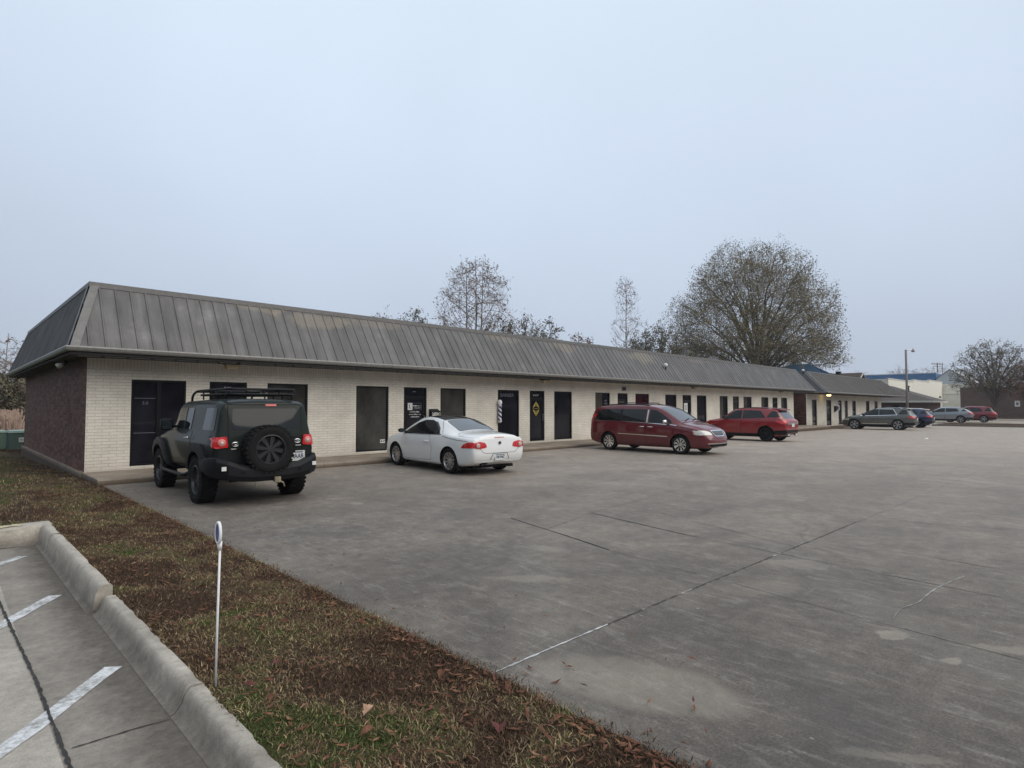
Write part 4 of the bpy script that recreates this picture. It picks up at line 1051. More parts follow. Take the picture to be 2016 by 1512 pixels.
        V = [vs[i] for i in ok]; F = []
        for f in F2:
            if all(i in mp for i in f): F.append(tuple(mp[i] for i in f))
        if skirt:
            base = len(V); cnt = {}
            for f in F:
                for a, c_ in zip(f, f[1:]+f[:1]): cnt[(a, c_)] = 1
            bd = [(a, c_) for (a, c_) in cnt if (c_, a) not in cnt]; lo = {}
            for a, c_ in bd:
                for q in (a, c_):
                    if q not in lo: lo[q] = len(V); V.append(V[q]-nr[ok[q]]*(eps+.004))
            F += [(c_, a, lo[a], lo[c_]) for a, c_ in bd]
        b.add(V, F); o = b.build(name, m, parent or s.t, angle=40 if smooth else None)
        return o
    def both(s, name, ax, poly, m, **kw):
        out = []
        for sg in (1, -1):
            if ax == 's': out.append(s.patch(name, 's', poly, m, sg=sg, **kw))
            else: out.append(s.patch(name, ax, [(y*sg, z) for y, z in poly] if ax != 't' else [(x, y*sg) for x, y in poly], m, **kw))
        return out
    def line(s, name, ax, pts, m, wd=.008, eps=.004, sg=1, parent=None, step=.04):
        pts = [Vector(q) for q in pts]; P = []
        for a, c_ in zip(pts, pts[1:]):
            n = max(1, int((c_-a).length/step)); P += [a+(c_-a)*k/n for k in range(n)]
        P.append(pts[-1]); V = []
        for i, q in enumerate(P):
            d = (P[min(i+1, len(P)-1)]-P[max(i-1, 0)]); d.normalize(); nn = Vector((-d.y, d.x))*wd/2; row = []
            for k in (-1, 1):
                h = s.hit(ax, q.x+nn.x*k, q.y+nn.y*k, sg)
                if h is None: row = None; break
                row.append(h[0]+h[1]*eps)
            if row: V.append(row)
        if len(V) < 2: return None
        b = MB(); b.add([p_ for r_ in V for p_ in r_], [(2*i, 2*i+2, 2*i+3, 2*i+1) for i in range(len(V)-1)])
        return b.build(name, m, parent or s.t)
    def wheels(s, style, rimm, tyre_w=.22, rimr=None, tread=False, y_in=.0):
        sp = s.sp; Rr = sp['wheel'][0]; rimr = rimr or Rr*.66; hw = tyre_w/2; src = None
        for ax in sp['axles']:
            for sg in (1, -1):
                y = sg*(sp['W']-hw-.025-y_in)
                if src is None:
                    b = MB(); b.lathe([(0, -.02), (rimr*.86, -.02), (rimr*.875, hw*.30), (rimr*.5, hw*.36), (0, hw*.36)], 28); core = b.build('wheel', M['dark'], s.t, smooth=False)
                    b = MB(); k = Rr-rimr
                    b.lathe([(rimr*.97, -hw*.85), (rimr+k*.35, -hw*1.0), (rimr+k*.75, -hw*.97), (Rr-.012, -hw*.82), (Rr, -hw*.6), (Rr, hw*.6), (Rr-.012, hw*.82), (rimr+k*.75, hw*.97), (rimr+k*.35, hw), (rimr*.97, hw*.85)], 48)
                    if tread:
                        for i in range(30):
                            a = 2*math.pi*i/30
                            for q in (-.62, .62):
                                aa = a+(.1 if q > 0 else 0); c_ = Vector((math.cos(aa), 0, math.sin(aa))); tg = Vector((-math.sin(aa), 0, math.cos(aa)))
                                b.obox(c_*(Rr-.004)+Vector((0, q*hw*.98, 0)), tg*.026, Vector((0, hw*.36, 0)), c_*.016)
                            aa = a+.05; c_ = Vector((math.cos(aa), 0, math.sin(aa))); tg = Vector((-math.sin(aa), 0, math.cos(aa)))
                            b.obox(c_*(Rr-.002), tg*.02, Vector((0, hw*.25, 0)), c_*.011)
                    b.build('tyre', M['rubber'], core, angle=50)
                    b = MB()
                    b.lathe([(rimr*.99, hw*.8), (rimr*1.0, hw*.9), (rimr*.95, hw*.92), (rimr*.90, hw*.72), (rimr*.88, -hw*.5)], 40)
                    b.lathe([(0, hw*.62), (.05, hw*.62), (.066, hw*.5), (.07, hw*.2)], 20)
                    n_, w0, w1, twin, dish = style
                    for i in range(n_):
                        a = 2*math.pi*(i+.5)/n_
                        for dv in ((-twin, twin) if twin else (0,)):
                            a1 = a+dv
                            c0 = Vector((math.cos(a+dv*.4), 0, math.sin(a+dv*.4))); c1 = Vector((math.cos(a1), 0, math.sin(a1))); tg = Vector((-math.sin(a), 0, math.cos(a)))
                            yo = hw*dish
                            p0, p1 = c0*.045+Vector((0, hw*.58, 0)), c1*rimr*.93+Vector((0, yo, 0)); up = Vector((0, 1, 0))
                            V = [p0-tg*w0+up*0, p0+tg*w0, p0+tg*w0-up*.05, p0-tg*w0-up*.05, p1-tg*w1, p1+tg*w1, p1+tg*w1-up*.05, p1-tg*w1-up*.05]
                            b.add(V, [(0, 1, 5, 4), (1, 2, 6, 5), (3, 0, 4, 7), (2, 3, 7, 6), (0, 3, 2, 1), (4, 5, 6, 7)])
                    b.build('rim', rimm, core, angle=30)
                    src = core; o = core
                else: o = copy_tree(src, s.t)
                o.location = (ax, y, Rr); o.rotation_euler = (0, random.uniform(0, 1), 0 if sg > 0 else math.pi)
        s.wheel = src
    def arch_lip(s, m, width=.05, eps=.012, names='arch_lip', a0=-8, a1=188):
        for ax in s.sp['axles']:
            for sg in (1, -1):
                r0 = s.sp['arch']-.004; zc = s.sp['wheel'][0]+s.sp.get('archz', 0); n = 22
                ang = [R(a0+(a1-a0)*i/n) for i in range(n+1)]
                pl = [(ax+r0*math.cos(a), zc+r0*math.sin(a)) for a in ang]+[(ax+(r0+width)*math.cos(a), zc+(r0+width)*math.sin(a)) for a in reversed(ang)]
                s.patch(names, 's', pl, m, eps=eps, sg=sg, rnd=0, step=.04)
    def mirror(s, x, z, m, wy=.2, hz=.14, dx=.1, cap=None, sq=.7, ov=.45):
        for sg in (1, -1):
            h = s.hit('s', x, z, sg); y = h[0].y*sg if h else s.sp['W']
            b = MB(); b.tube([(x, sg*(y-.03), z), (x-.01, sg*(y+.06), z+.02)], [.03, .025], 8)
            c_ = Vector((x-.02, sg*(y+.06+wy/2), z+.05)); n = 14; prof = []
            for i in range(9):
                q = i/8; rr_ = math.sin(math.pi*(.06+.88*q))**ov
                prof.append((q, rr_))
            vs = []; fs = []
            for (q, rr_) in prof:
                for k in range(n):
                    a = 2*math.pi*k/n; ca, sa = math.cos(a), math.sin(a)
                    ex = abs(ca)**sq*math.copysign(1, ca); ez = abs(sa)**sq*math.copysign(1, sa)
                    vs.append((c_.x+ex*rr_*dx/2, c_.y+sg*(q-.5)*wy, c_.z+ez*rr_*hz/2))
            for i in range(8):
                for k in range(n): fs.append((i*n+k, i*n+(k+1) % n, (i+1)*n+(k+1) % n, (i+1)*n+k))
            fs += [tuple(range(n)), tuple(8*n+k for k in range(n))]
            b.add(vs, fs); o = b.build('mirror', m, s.t, angle=60)
            b = MB(); b.obox(c_+Vector((-dx/2-.001, 0, 0)), (.004, 0, 0), (0, wy*.40, 0), (0, 0, hz*.38)); b.build('mirror_glass', M['glassky'], o)
    def handle(s, x, z, m, door_, sg, ln=.11):
        h = s.hit('s', x, z, sg)
        if not h: return
        p_ = h[0]; b = MB()
        b.tube([p_+Vector((-ln, 0, 0)), p_+Vector((-ln*.9, sg*.035, 0)), p_+Vector((ln*.9, sg*.035, .0)), p_+Vector((ln, 0, 0))], .016, 8)
        b.build('handle', m, door_, smooth=True)
    def doors(s, polys, handles, hm, gap=None):
        gap = gap or M['dark']
        for poly, hd in zip(polys, handles):
            for sg in (1, -1):
                d = s.patch('door', 's', poly, s.sp['paint'], eps=.0045, sg=sg, rnd=.04, step=.07)
                s.line('door_gap', 's', poly+[poly[0]], gap, .013, .0030, sg, d)
                if hd: s.handle(hd[0], hd[1], hm, d, sg)
    def plate(s, end, y, z, w_, h_, parent, txt, fc, tilt=0, sz=.11, sx=.8, deco=None):
        h = s.hit(end, y, z); x = h[0].x-(.012 if end == 'r' else -.012); sgn = -1 if end == 'r' else 1
        b = MB(); b.box(x-.004, x+.004, y-w_/2, y+w_/2, z-h_/2, z+h_/2); o = b.build('number_plate', fc, s.t)
        rot = Matrix(((0, 0, -1), (-1, 0, 0), (0, 1, 0))) if end == 'r' else Matrix(((0, 0, 1), (1, 0, 0), (0, 1, 0)))
        if txt: text_on('plate_text', txt, sz, M['plateink'], (x+sgn*.0055, y, z-.005), rot, o, .0008, sx, bold=.003)
        if deco:
            b = MB(); b.box(x+sgn*.0052-.0006, x+sgn*.0052+.0006, y-w_*.42, y+w_*.42, z+h_*.30, z+h_*.42); b.build('plate_band', deco, o)
        return o
    def rails(s, x0, x1, y, m, h=.05, cross=()):
        for sg in (1, -1):
            pts = []
            for i in range(9):
                x = x0+(x1-x0)*i/8; hh = s.hit('t', x, y*sg); z = hh[0].z
                pts.append((x, y*sg, z+(h if 0 < i < 8 else 0)))
            b = MB(); b.tube(pts, .016, 8); b.build('roof_rail', m, s.t, smooth=True)
        for x in cross:
            z = s.hit('t', x, y)[0].z
            b = MB(); b.tube([(x, -y, z+h), (x, 0, z+h+.06), (x, y, z+h)], .018, 8); b.build('crossbar', m, s.t, smooth=True)
    def under(s, z=.2):
        sp = s.sp; b = MB(); b.box(.35, sp['L']-.4, -sp['W']*.62, sp['W']*.62, z-.04, z+.12)
        for ax in sp['axles']: b.tube([(ax, -sp['W']*.7, sp['wheel'][0]), (ax, sp['W']*.7, sp['wheel'][0])], .05, 8)
        b.build('underbody', M['dark'], s.t)

P_fj = paint('dark_green_paint', (.010, .015, .0125), .0, .45, .32, .15)
P_white = paint('white_paint', (.80, .805, .80), 0, .35)
P_van = paint('deep_cherry_paint', (.125, .004, .011), .0, .35)
P_red = paint('red_paint', (.25, .006, .012), .0, .35)
P_gmc = paint('grey_green_paint', (.10, .105, .095), .35, .35)
P_blue = paint('dark_blue_paint', (.022, .033, .085), .3, .3)
P_silver = paint('silver_blue_paint', (.25, .275, .295), .5, .35)
P_crim = paint('crimson_paint', (.19, .018, .028), .25, .3)
M['chromeline'] = M['chrome']

M['offrim'] = plain('worn_black_rim', (.045, .046, .05), .3, .4)
# --- dark green off-roader --------------------------------------------------
sp = dict(L=4.35, W=.92, top=[(0, 1.80), (.05, 1.84), (.3, 1.885), (1.5, 1.90), (2.35, 1.88), (2.55, 1.82), (2.95, 1.37), (3.05, 1.33), (3.9, 1.27), (4.22, 1.2), (4.35, 1.06)],
    belt=[(0, 1.27), (2.9, 1.27), (3.2, 1.25), (4.35, 1.02)], w=[(0, .84), (.05, .89), (.35, .92), (3.9, .92), (4.2, .89), (4.35, .8)],
    wr=[(0, .74), (.3, .785), (2.5, .785), (3.0, .79), (4.35, .7)], bot=[(0, .62), (.35, .54), (4, .54), (4.35, .62)], paint=P_fj, axles=(.87, 3.56),
    wheel=(.425,), arch=.50, archz=.03, rear=[(.5, -.02), (1.2, 0), (1.85, .08)], crown=.03, bulge=.0, shoulder=.05, cat='off-roader')
c = fj = Car('off_road_vehicle', 'dark green boxy off-roader with roof rack and rear spare wheel', (4.13, 10.26, 0), R(88), (1.02, .955, .96), sp)
T = M['trim']; c.under(.5)
c.both('rear_quarter_window', 's', [(.20, 1.34), (.22, 1.74), (.74, 1.74), (.80, 1.34)], M['glass'])
dd = [(1.38, .60), (1.38, 1.29), (2.86, 1.29), (2.90, .98), (2.70, .60)]
c.doors([dd], [(1.62, 1.17)], M['chrome'])
c.both('side_window', 's', [(1.52, 1.33), (1.50, 1.74), (2.48, 1.74), (2.78, 1.33)], M['glassmid'], eps=.008)
c.both('window_pillar', 's', [(1.93, 1.33), (1.90, 1.745), (1.96, 1.745), (2.0, 1.33)], T, eps=.011, rnd=0)
c.patch('windshield', 't', [(2.58, -.62), (2.58, .62), (2.90, .66), (2.90, -.66)], M['glassky'])
c.patch('rear_window', 'r', [(-.60, 1.35), (.60, 1.35), (.585, 1.73), (-.585, 1.73)], M['glassmid'], rnd=.05)
tg = [(-.66, .72), (-.66, 1.80), (.66, 1.80), (.66, .72)]
c.line('tailgate_gap', 'r', tg+[tg[0]], M['dark'], .014, .003)
c.patch('lower_rear_trim', 'r', [(-.84, .66), (.84, .66), (.84, .98), (-.84, .98)], T, eps=.008)
c.line('trim_gap', 'r', [(.655, .67), (.655, .98)], M['dark'], .012, .011); c.line('trim_gap', 'r', [(-.655, .67), (-.655, .98)], M['dark'], .012, .011)
for sg in (1, -1):
    tl = c.patch('tail_light', 'r', [(.665*sg, 1.05), (.875*sg, 1.03), (.885*sg, 1.22), (.69*sg, 1.24)], M['red'], eps=.02, rnd=.03)
    c.patch('tail_light', 's', [(.045, 1.04), (.15, 1.06), (.15, 1.20), (.045, 1.23)], M['red'], eps=.014, sg=sg)
    h = c.hit('r', .77*sg, 1.13)[0]; b = MB(); b.lathe([(0, -.03), (.05, -.028), (.068, -.02), (.07, 0)], 20, 'x', (h.x-.005, h.y, h.z)); b.build('lamp_lens', plain('pink_lens', (.62, .22, .2), .2), tl, smooth=True)
    b = MB(); b.lathe([(0, -.034), (.022, -.033), (.025, -.03)], 14, 'x', (h.x-.005, h.y, h.z)); b.build('bulb', M['lens'], tl, smooth=True)
c.patch('brake_light', 'r', [(-.19, 1.775), (.01, 1.775), (.01, 1.81), (-.19, 1.81)], M['red'], eps=.01, rnd=.01)
for (y, z) in ((.55, 1.10), (-.57, 1.12)):
    h = c.hit('r', y, z)[0]
    b = MB(); b.tube([(h.x-.01, y+.055*math.cos(a), z+.036*math.sin(a)) for a in np.linspace(0, 2*math.pi, 20)[:-1]], .008, 6, closed=True)
    b.tube([(h.x-.012, y+.03*math.cos(a), z+.01+.02*math.sin(a)) for a in np.linspace(0, 2*math.pi, 14)[:-1]], .006, 6, closed=True)
    b.build('badge', M['chrome'], c.t, smooth=True)
    b = MB(); b.box(h.x-.012, h.x, y-.07, y+.07, z-.095, z-.07); b.build('badge_script', M['chrome'], c.t)
c.arch_lip(T, .135, .075, 'fender_flare', -14, 190)
c.both('rear_fender', 's', [(.02, .66), (.42, .66), (.42, 1.0), (.02, 1.0)], T, eps=.006)
for sg in (1, -1):
    c.line('body_crease', 's', [(.25, 1.235), (1.25, 1.245), (1.27, 1.12)], P_fj, .035, .012, sg)
c.wheels((8, .020, .045, 0, .55), M['offrim'], .285, .265, True, -.07)
spare = copy_tree(c.wheel, c.t); spare.name = 'spare_wheel'; spare.location = (-.17, .03, 1.0); spare.rotation_euler = (0, .2, R(90)); spare.scale = (1.0, .95, 1.0)
b = MB(); b.obox((-.03, .03, 1.0), (.1, 0, 0), (0, .12, 0), (0, 0, .12)); b.build('spare_carrier', M['dark'], c.t)
c.mirror(2.72, 1.35, M['dark'], .22, .25, .12, sq=.35, ov=.2)
# bumper: lofted steel beam with swept ends
b = MB(); st = [(-1.0, .34, .66, .82), (-.985, .05, .60, .86), (-.90, -.12, .56, .88), (-.74, -.24, .53, .83), (-.52, -.27, .49, .74), (-.3, -.28, .47, .72), (.3, -.28, .47, .72), (.52, -.27, .49, .74), (.74, -.24, .53, .83), (.90, -.12, .56, .88), (.985, .05, .60, .86), (1.0, .34, .66, .82)]
vs = []
for y, x, z0, z1 in st:
    y *= .985; vs += [(x+.16, y, z0), (x+.05, y, z0-.03), (x, y, z0+.06), (x, y, z1-.07), (x+.05, y, z1), (x+.25, y, z1+.0)]
b.add(vs, [(i*6+k, (i+1)*6+k, (i+1)*6+(k+1) % 6, i*6+(k+1) % 6) for i in range(len(st)-1) for k in range(6)]+[tuple(range(6)), tuple(range(len(st)*6-1, len(st)*6-7, -1))])
bp = b.build('rear_bumper', T, c.t, angle=25)
for y in (.80, -.80):
    b = MB(); b.obox((-.225, y, .70), (.012, 0, 0), (0, .036, 0), (0, 0, .034)); b.build('reverse_lamp', M['white'], bp)
for y in (.5, -.5, .18, -.18):
    b = MB(); b.lathe([(.028, 0), (.03, -.01), (.022, -.012), (.018, -.004), (0, -.004)], 14, 'x', (-.272, y, .62)); b.build('parking_sensor', M['dark'], bp)
b = MB(); b.tube([(.05, .62, .46), (.05, -.62, .46)], .03, 10); b.beam((.1, -.08, .46), (-.3, -.08, .46), .065, .065); b.build('tow_bar', M['dark'], c.t, angle=40)
b = MB(); b.obox((-.31, -.08, .46), (.03, 0, 0), (0, .05, 0), (0, 0, .05)); b.tube([(-.33, -.11, .44), (-.35, -.17, .40), (-.33, -.2, .33)], .012, 8); b.tube([(-.3, .3, .44), (-.28, .28, .36), (-.2, .25, .4)], .008, 6); b.build('tow_hitch', plain('rusty_hitch', (.30, .26, .18), .5, .3, .4), c.t)
c.plate('r', -.50, .845, .36, .19, c.t, '', M['plate'])
pl = [o_ for o_ in c.t.children if o_.name.startswith('number_plate')][-1]
pl.location = (-.07, 0, 0)
h = c.hit('r', -.5, .845)[0]
text_on('plate_text', 'AAAR', .118, M['plateink'], (h.x-.018, -.535, .835), Matrix(((0, 0, -1), (-1, 0, 0), (0, 1, 0))), pl, .0008, .8, bold=.002)
b = MB(); b.box(h.x-.0178, h.x-.0168, -.64, -.42, .90, .925); b.build('plate_band', M['dimdecal'], pl)
b = MB(); b.add([(h.x-.0175, -.345, .80), (h.x-.0175, -.385, .78), (h.x-.0175, -.39, .84), (h.x-.0175, -.365, .875)], [(0, 1, 2, 3)]); b.build('plate_emblem', M['plateink'], pl)
# roof rack
b = MB()
def loop(z, x0, x1, y, r_=.02):
    pts = []
    for (cx, cy, a0) in ((x0+.12, -y+.12, 180), (x1-.12, -y+.12, 270), (x1-.12, y-.12, 0), (x0+.12, y-.12, 90)):
        pts += [(cx+.12*math.cos(R(a0+k*22.5)), cy+.12*math.sin(R(a0+k*22.5)), z) for k in range(5)]
    b.tube(pts, r_, 8, closed=True)
loop(1.995, .22, 1.95, .60, .022); loop(2.085, .20, 1.97, .62, .024)
for x in (.35, .8, 1.25, 1.7):
    for y in (-.6, .6): b.tube([(x, y, 1.90), (x, y, 2.085)], .016, 6)
for y in (-.3, 0, .3):
    b.tube([(.22, y, 1.995), (.21, y, 2.085)], .016, 6); b.tube([(1.95, y, 1.995), (1.96, y, 2.085)], .016, 6)
for i in range(9): b.beam((.35+i*.18, -.58, 1.99), (.35+i*.18, .58, 1.99), .05, .016)
for y in (-.60, .60): b.tube([(1.95, y, 2.085), (2.2, y, 2.07), (2.38, y, 2.02), (2.46, y, 1.95), (2.48, y, 1.86)], .024, 8)
b.tube([(2.2, -.6, 2.07), (2.2, .6, 2.07)], .018, 8)
b.build('roof_rack', T, c.t, smooth=True)
for sg in (1, -1):
    b = MB(); b.tube([(1.35, sg*.86, .55), (1.42, sg*.98, .47), (1.6, sg*1.0, .46), (2.9, sg*1.0, .46), (3.05, sg*.97, .47), (3.1, sg*.86, .55)], .035, 10); b.build('side_step', T, c.t, smooth=True)

# --- white hardtop convertible ----------------------------------------------
sp = dict(L=4.41, W=.89, top=[(0, .955), (.04, .985), (.3, 1.01), (.62, 1.03), (.80, 1.05), (1.15, 1.20), (1.55, 1.345), (1.95, 1.42), (2.3, 1.44), (2.6, 1.405), (2.95, 1.24), (3.35, 1.02), (3.55, .97), (3.9, .90), (4.2, .80), (4.35, .68), (4.41, .58)],
    belt=[(0, .90), (.7, .945), (1.3, .965), (3.2, .935), (3.6, .90), (4.1, .76), (4.41, .5)], w=[(0, .74), (.05, .80), (.16, .85), (.5, .885), (1.5, .89), (3.4, .89), (4.0, .86), (4.25, .76), (4.36, .62), (4.41, .5)],
    wr=[(0, .60), (.5, .68), (.8, .64), (1.2, .585), (2.0, .56), (2.6, .575), (3.2, .70), (3.6, .72), (4.1, .62), (4.41, .4)], bot=[(0, .33), (.12, .25), (.6, .19), (3.8, .19), (4.3, .22), (4.41, .28)], paint=P_white, axles=(.93, 3.51),
    wheel=(.325,), arch=.375, rear=[(.3, .04), (.5, -.03), (.62, -.02), (.9, .012), (1.0, .03)], front=[(.2, -.03), (.5, .0), (.8, -.02)], crown=.035, bulge=.025, shoulder=.04)
c = Car('convertible_car', 'white two door hardtop convertible with black roof panel and rear glass', (9.95, 10.42, 0), R(84.5), (1.075, 1.0, .995), sp)
c.under(.2)
dd = [(1.72, .30), (1.66, .62), (1.78, .945), (3.10, .925), (3.16, .60), (3.06, .28)]
c.doors([dd], [(1.90, .78)], P_white)
win = [(1.36, .985), (1.50, 1.14), (1.72, 1.27), (2.0, 1.335), (2.32, 1.335), (2.62, 1.25), (2.92, 1.09), (3.10, .965)]
c.both('side_window', 's', win, M['glass'], eps=.007, rnd=.02)
for sg in (1, -1): c.line('window_seal', 's', [(1.30, .975), (3.14, .955)], M['dark'], .014, .006, sg); c.line('window_post', 's', [(1.80, .985), (1.78, 1.30)], M['dark'], .022, .010, sg); c.line('roof_seam', 's', [(1.28, 1.02), (1.5, 1.23), (1.62, 1.34)], M['dark'], .007, .004, sg)
c.patch('windshield', 't', [(2.66, -.50), (2.66, .50), (3.28, .62), (3.28, -.62)], M['glassky'])
c.patch('roof_panel', 't', [(1.56, -.50), (1.56, .50), (2.56, .50), (2.56, -.50)], M['glass'], eps=.008, rnd=.05)
c.patch('rear_window', 't', [(.86, -.56), (.86, .56), (1.52, .50), (1.52, -.50)], M['glassky'], eps=.008, rnd=.07)
c.line('boot_gap', 't', [(.80, -.66), (.80, .66)], M['dark'], .012, .004)
for sg in (1, -1):
    c.line('boot_gap', 's', [(1.22, .945), (.95, .90), (.60, .865), (.2, .85)], M['dark'], .010, .004, sg)
    tl = c.patch('tail_light', 'r', [(.40*sg, .70), (.44*sg, .81), (.62*sg, .845), (.80*sg, .80), (.825*sg, .70), (.62*sg, .665)], M['red'], eps=.012, rnd=.04)
    c.patch('tail_light', 's', [(.03, .69), (.40, .68), (.30, .78), (.16, .835), (.04, .83)], M['red'], eps=.010, sg=sg, rnd=.03)
    h = c.hit('r', .66*sg, .75); p_ = h[0]
    b = MB(); b.lathe([(0, -.02), (.05, -.018), (.062, -.008), (.064, .02)], 20, 'x', (p_.x-.012, p_.y, p_.z)); b.build('lamp_lens', plain('pale_lens', (.55, .45, .42), .15), tl, smooth=True)
    b = MB(); b.lathe([(.06, -.012), (.07, -.016), (.078, -.008), (.078, .02)], 20, 'x', (p_.x-.012, p_.y, p_.z)); b.build('lamp_ring', M['red'], tl, smooth=True)
bl = [(.36, .90), (.36, .56), (.30, .50), (-.30, .50), (-.36, .56), (-.36, .90)]
c.line('boot_lid_gap', 'r', [(.60, .665), (.52, .58), (.44, .555), (-.44, .555), (-.52, .58), (-.60, .665)], M['dark'], .008, .003)
c.patch('brake_light', 'r', [(-.15, .925), (.15, .925), (.15, .938), (-.15, .938)], M['red'], eps=.006, rnd=0)
h = c.hit('r', 0, .80)[0]
b = MB(); b.lathe([(0, -.006), (.036, -.006), (.045, 0)], 24, 'x', (h.x-.006, 0, .80)); o = b.build('badge', M['blackrim'], c.t, smooth=True)
b = MB(); b.tube([(h.x-.013, .042*math.cos(a), .80+.042*math.sin(a)) for a in np.linspace(0, 2*math.pi, 24)[:-1]], .005, 6, closed=True)
for pts in ([(.030, .022), (.012, -.03), (0, .0), (-.012, -.03), (-.030, .022)], [(.014, .036), (0, .006), (-.014, .036)]):
    b.tube([(h.x-.014, y, .80+z) for y, z in pts], .0035, 5)
b.build('badge_emblem', M['chrome'], o)
c.patch('plate_recess', 'r', [(-.27, .40), (-.21, .545), (.21, .545), (.27, .40)], P_white, eps=.004, rnd=.02)
c.line('plate_recess_edge', 'r', [(.29, .395), (.215, .548), (-.215, .548), (-.29, .395)], M['dimdecal'], .02, .006)
pl = c.plate('r', 0, .45, .32, .16, c.t, '190 VNC', M['plate'], sz=.092, sx=.75, deco=M['dimdecal'])
c.patch('bumper_step', 'r', [(-.74, .385), (.74, .385), (.76, .405), (-.76, .405)], M['plate'], eps=.003, rnd=0)
c.patch('exhaust_recess', 'r', [(.30, .275), (.56, .285), (.50, .325), (.34, .32)], M['dark'], eps=.005, rnd=.01)
b = MB(); b.tube([(.14, .40, .27), (.05, .40, .265)], .032, 10); b.tube([(.14, .48, .27), (.05, .48, .265)], .032, 10); b.build('exhaust', M['blackrim'], c.t, smooth=True)
c.wheels((10, .016, .024, 0, .75), M['alloy'], .225, .225)
c.mirror(3.02, .985, M['dark'], .2, .12, .14)
for ch in list(c.t.children):
    if ch.name.startswith('mirror'):
        sgn = 1 if np.mean([v.co.y for v in ch.data.vertices]) > 0 else -1
        b = MB(); b.lathe([(0, .075), (.05, .06), (.07, .02), (.07, -.01)], 12, 'x', (0, 0, 0)); b.v = [(3.02-.01+x*.9, sgn*(.99+y*1.3), 1.035+z*.85) for x, y, z in b.v]; b.build('mirror_cap', P_white, ch, smooth=True)
for sg in (1, -1):
    for ax in (.93, 3.51):
        b = MB(); b.obox((ax-.37, sg*.80, .24), (.012, 0, 0), (0, .09, 0), (.03, 0, .12)); b.build('mud_flap', M['rubber'], c.t)
c.both('headlight', 's', [(3.95, .62), (4.22, .60), (4.18, .72), (3.98, .74)], M['lens'])
c.both('side_skirt', 's', [(1.35, .21), (3.1, .21), (3.1, .265), (1.35, .265)], P_white, eps=.012)

# --- deep red minivan --------------------------------------------------
sp = dict(L=5.14, W=.985, top=[(0, 1.52), (.04, 1.60), (.2, 1.69), (.6, 1.74), (1.6, 1.765), (2.7, 1.74), (3.05, 1.68), (3.35, 1.56), (4.05, 1.14), (4.2, 1.08), (4.6, 1.01), (4.9, .90), (5.06, .76), (5.14, .6)],
    belt=[(0, 1.13), (1.0, 1.12), (3.6, 1.03), (4.2, .99), (4.6, .92), (4.9, .80), (5.14, .5)], w=[(0, .80), (.05, .88), (.18, .945), (.5, .98), (3.9, .98), (4.5, .95), (4.85, .86), (5.02, .74), (5.14, .56)],
    wr=[(0, .70), (.3, .74), (1, .76), (2.8, .745), (3.3, .74), (4.1, .80), (4.5, .82), (4.9, .70), (5.14, .45)], bot=[(0, .38), (.15, .30), (.6, .22), (4.6, .22), (5.0, .24), (5.14, .3)], paint=P_van, axles=(1.0, 4.08),
    wheel=(.345,), arch=.395, rear=[(.3, -.01), (.55, -.03), (.75, 0), (1.2, .03), (1.7, .16)], front=[(.2, -.02), (.45, .02), (.62, .0), (.9, -.02)], crown=.035, bulge=.02, shoulder=.03)
c = Car('minivan', 'deep red minivan with chrome trim parked nose out from the building', (19.62, 14.35, gz(19)), R(-91), (1.0, .98, 1.0), sp)
c.under(.24)
c.doors([[(1.62, .34), (1.62, .98), (1.62, 1.10), (2.66, 1.065), (2.68, .34)], [(2.70, .33), (2.70, 1.065), (3.80, 1.0), (3.84, .70), (3.62, .33)]], [(2.52, .95), (2.88, .945)], M['chrome'])
c.both('side_window', 's', [(.34, 1.17), (.40, 1.50), (.62, 1.585), (1.50, 1.60), (1.50, 1.155)], M['glass'], rnd=.06)
c.both('side_window', 's', [(1.62, 1.15), (1.62, 1.60), (2.66, 1.585), (2.66, 1.115)], M['glass'], rnd=.03)
c.both('side_window', 's', [(2.80, 1.11), (2.80, 1.575), (3.05, 1.555), (3.38, 1.38), (3.72, 1.16), (3.74, 1.07)], M['glassmid'], rnd=.04)
c.both('window_pillar', 's', [(1.50, 1.15), (1.50, 1.60), (1.62, 1.60), (1.62, 1.15)], M['blackrim'], eps=.004, rnd=0)
for sg in (1, -1):
    c.line('chrome_strip', 's', [(.30, 1.145), (1.3, 1.135), (2.6, 1.09), (3.75, 1.035), (3.95, 1.02)], M['chrome'], .02, .010, sg)
    c.line('side_moulding', 's', [(1.45, .665), (3.6, .62)], M['chrome'], .036, .014, sg)
    c.line('body_crease', 's', [(1.5, .45), (3.6, .42)], P_van, .03, .008, sg)
    c.line('pillar_trim', 's', [(2.73, 1.10), (2.73, 1.57)], M['plate'], .05, .008, sg)
c.arch_lip(P_van, .05, .016)
ws = c.patch('windshield', 't', [(3.12, -.62), (3.12, .62), (3.98, .73), (3.98, -.73)], M['glassky'], rnd=.05)
for y in (.1, -.45):
    b = MB(); pts = []
    for k in range(6):
        hh = c.hit('t', 4.02-.02*k, y+.09*k); pts.append(hh[0]+hh[1]*.02)
    b.tube(pts, .011, 6); b.build('wiper', M['dark'], ws)
c.line('bonnet_gap', 't', [(4.08, -.76), (4.12, 0), (4.08, .76)], M['dark'], .03, .004)
for sg in (1, -1): c.line('bonnet_gap', 't', [(4.1, .78*sg), (4.5, .74*sg), (4.86, .60*sg), (4.95, .5*sg)], M['dark'], .010, .003)
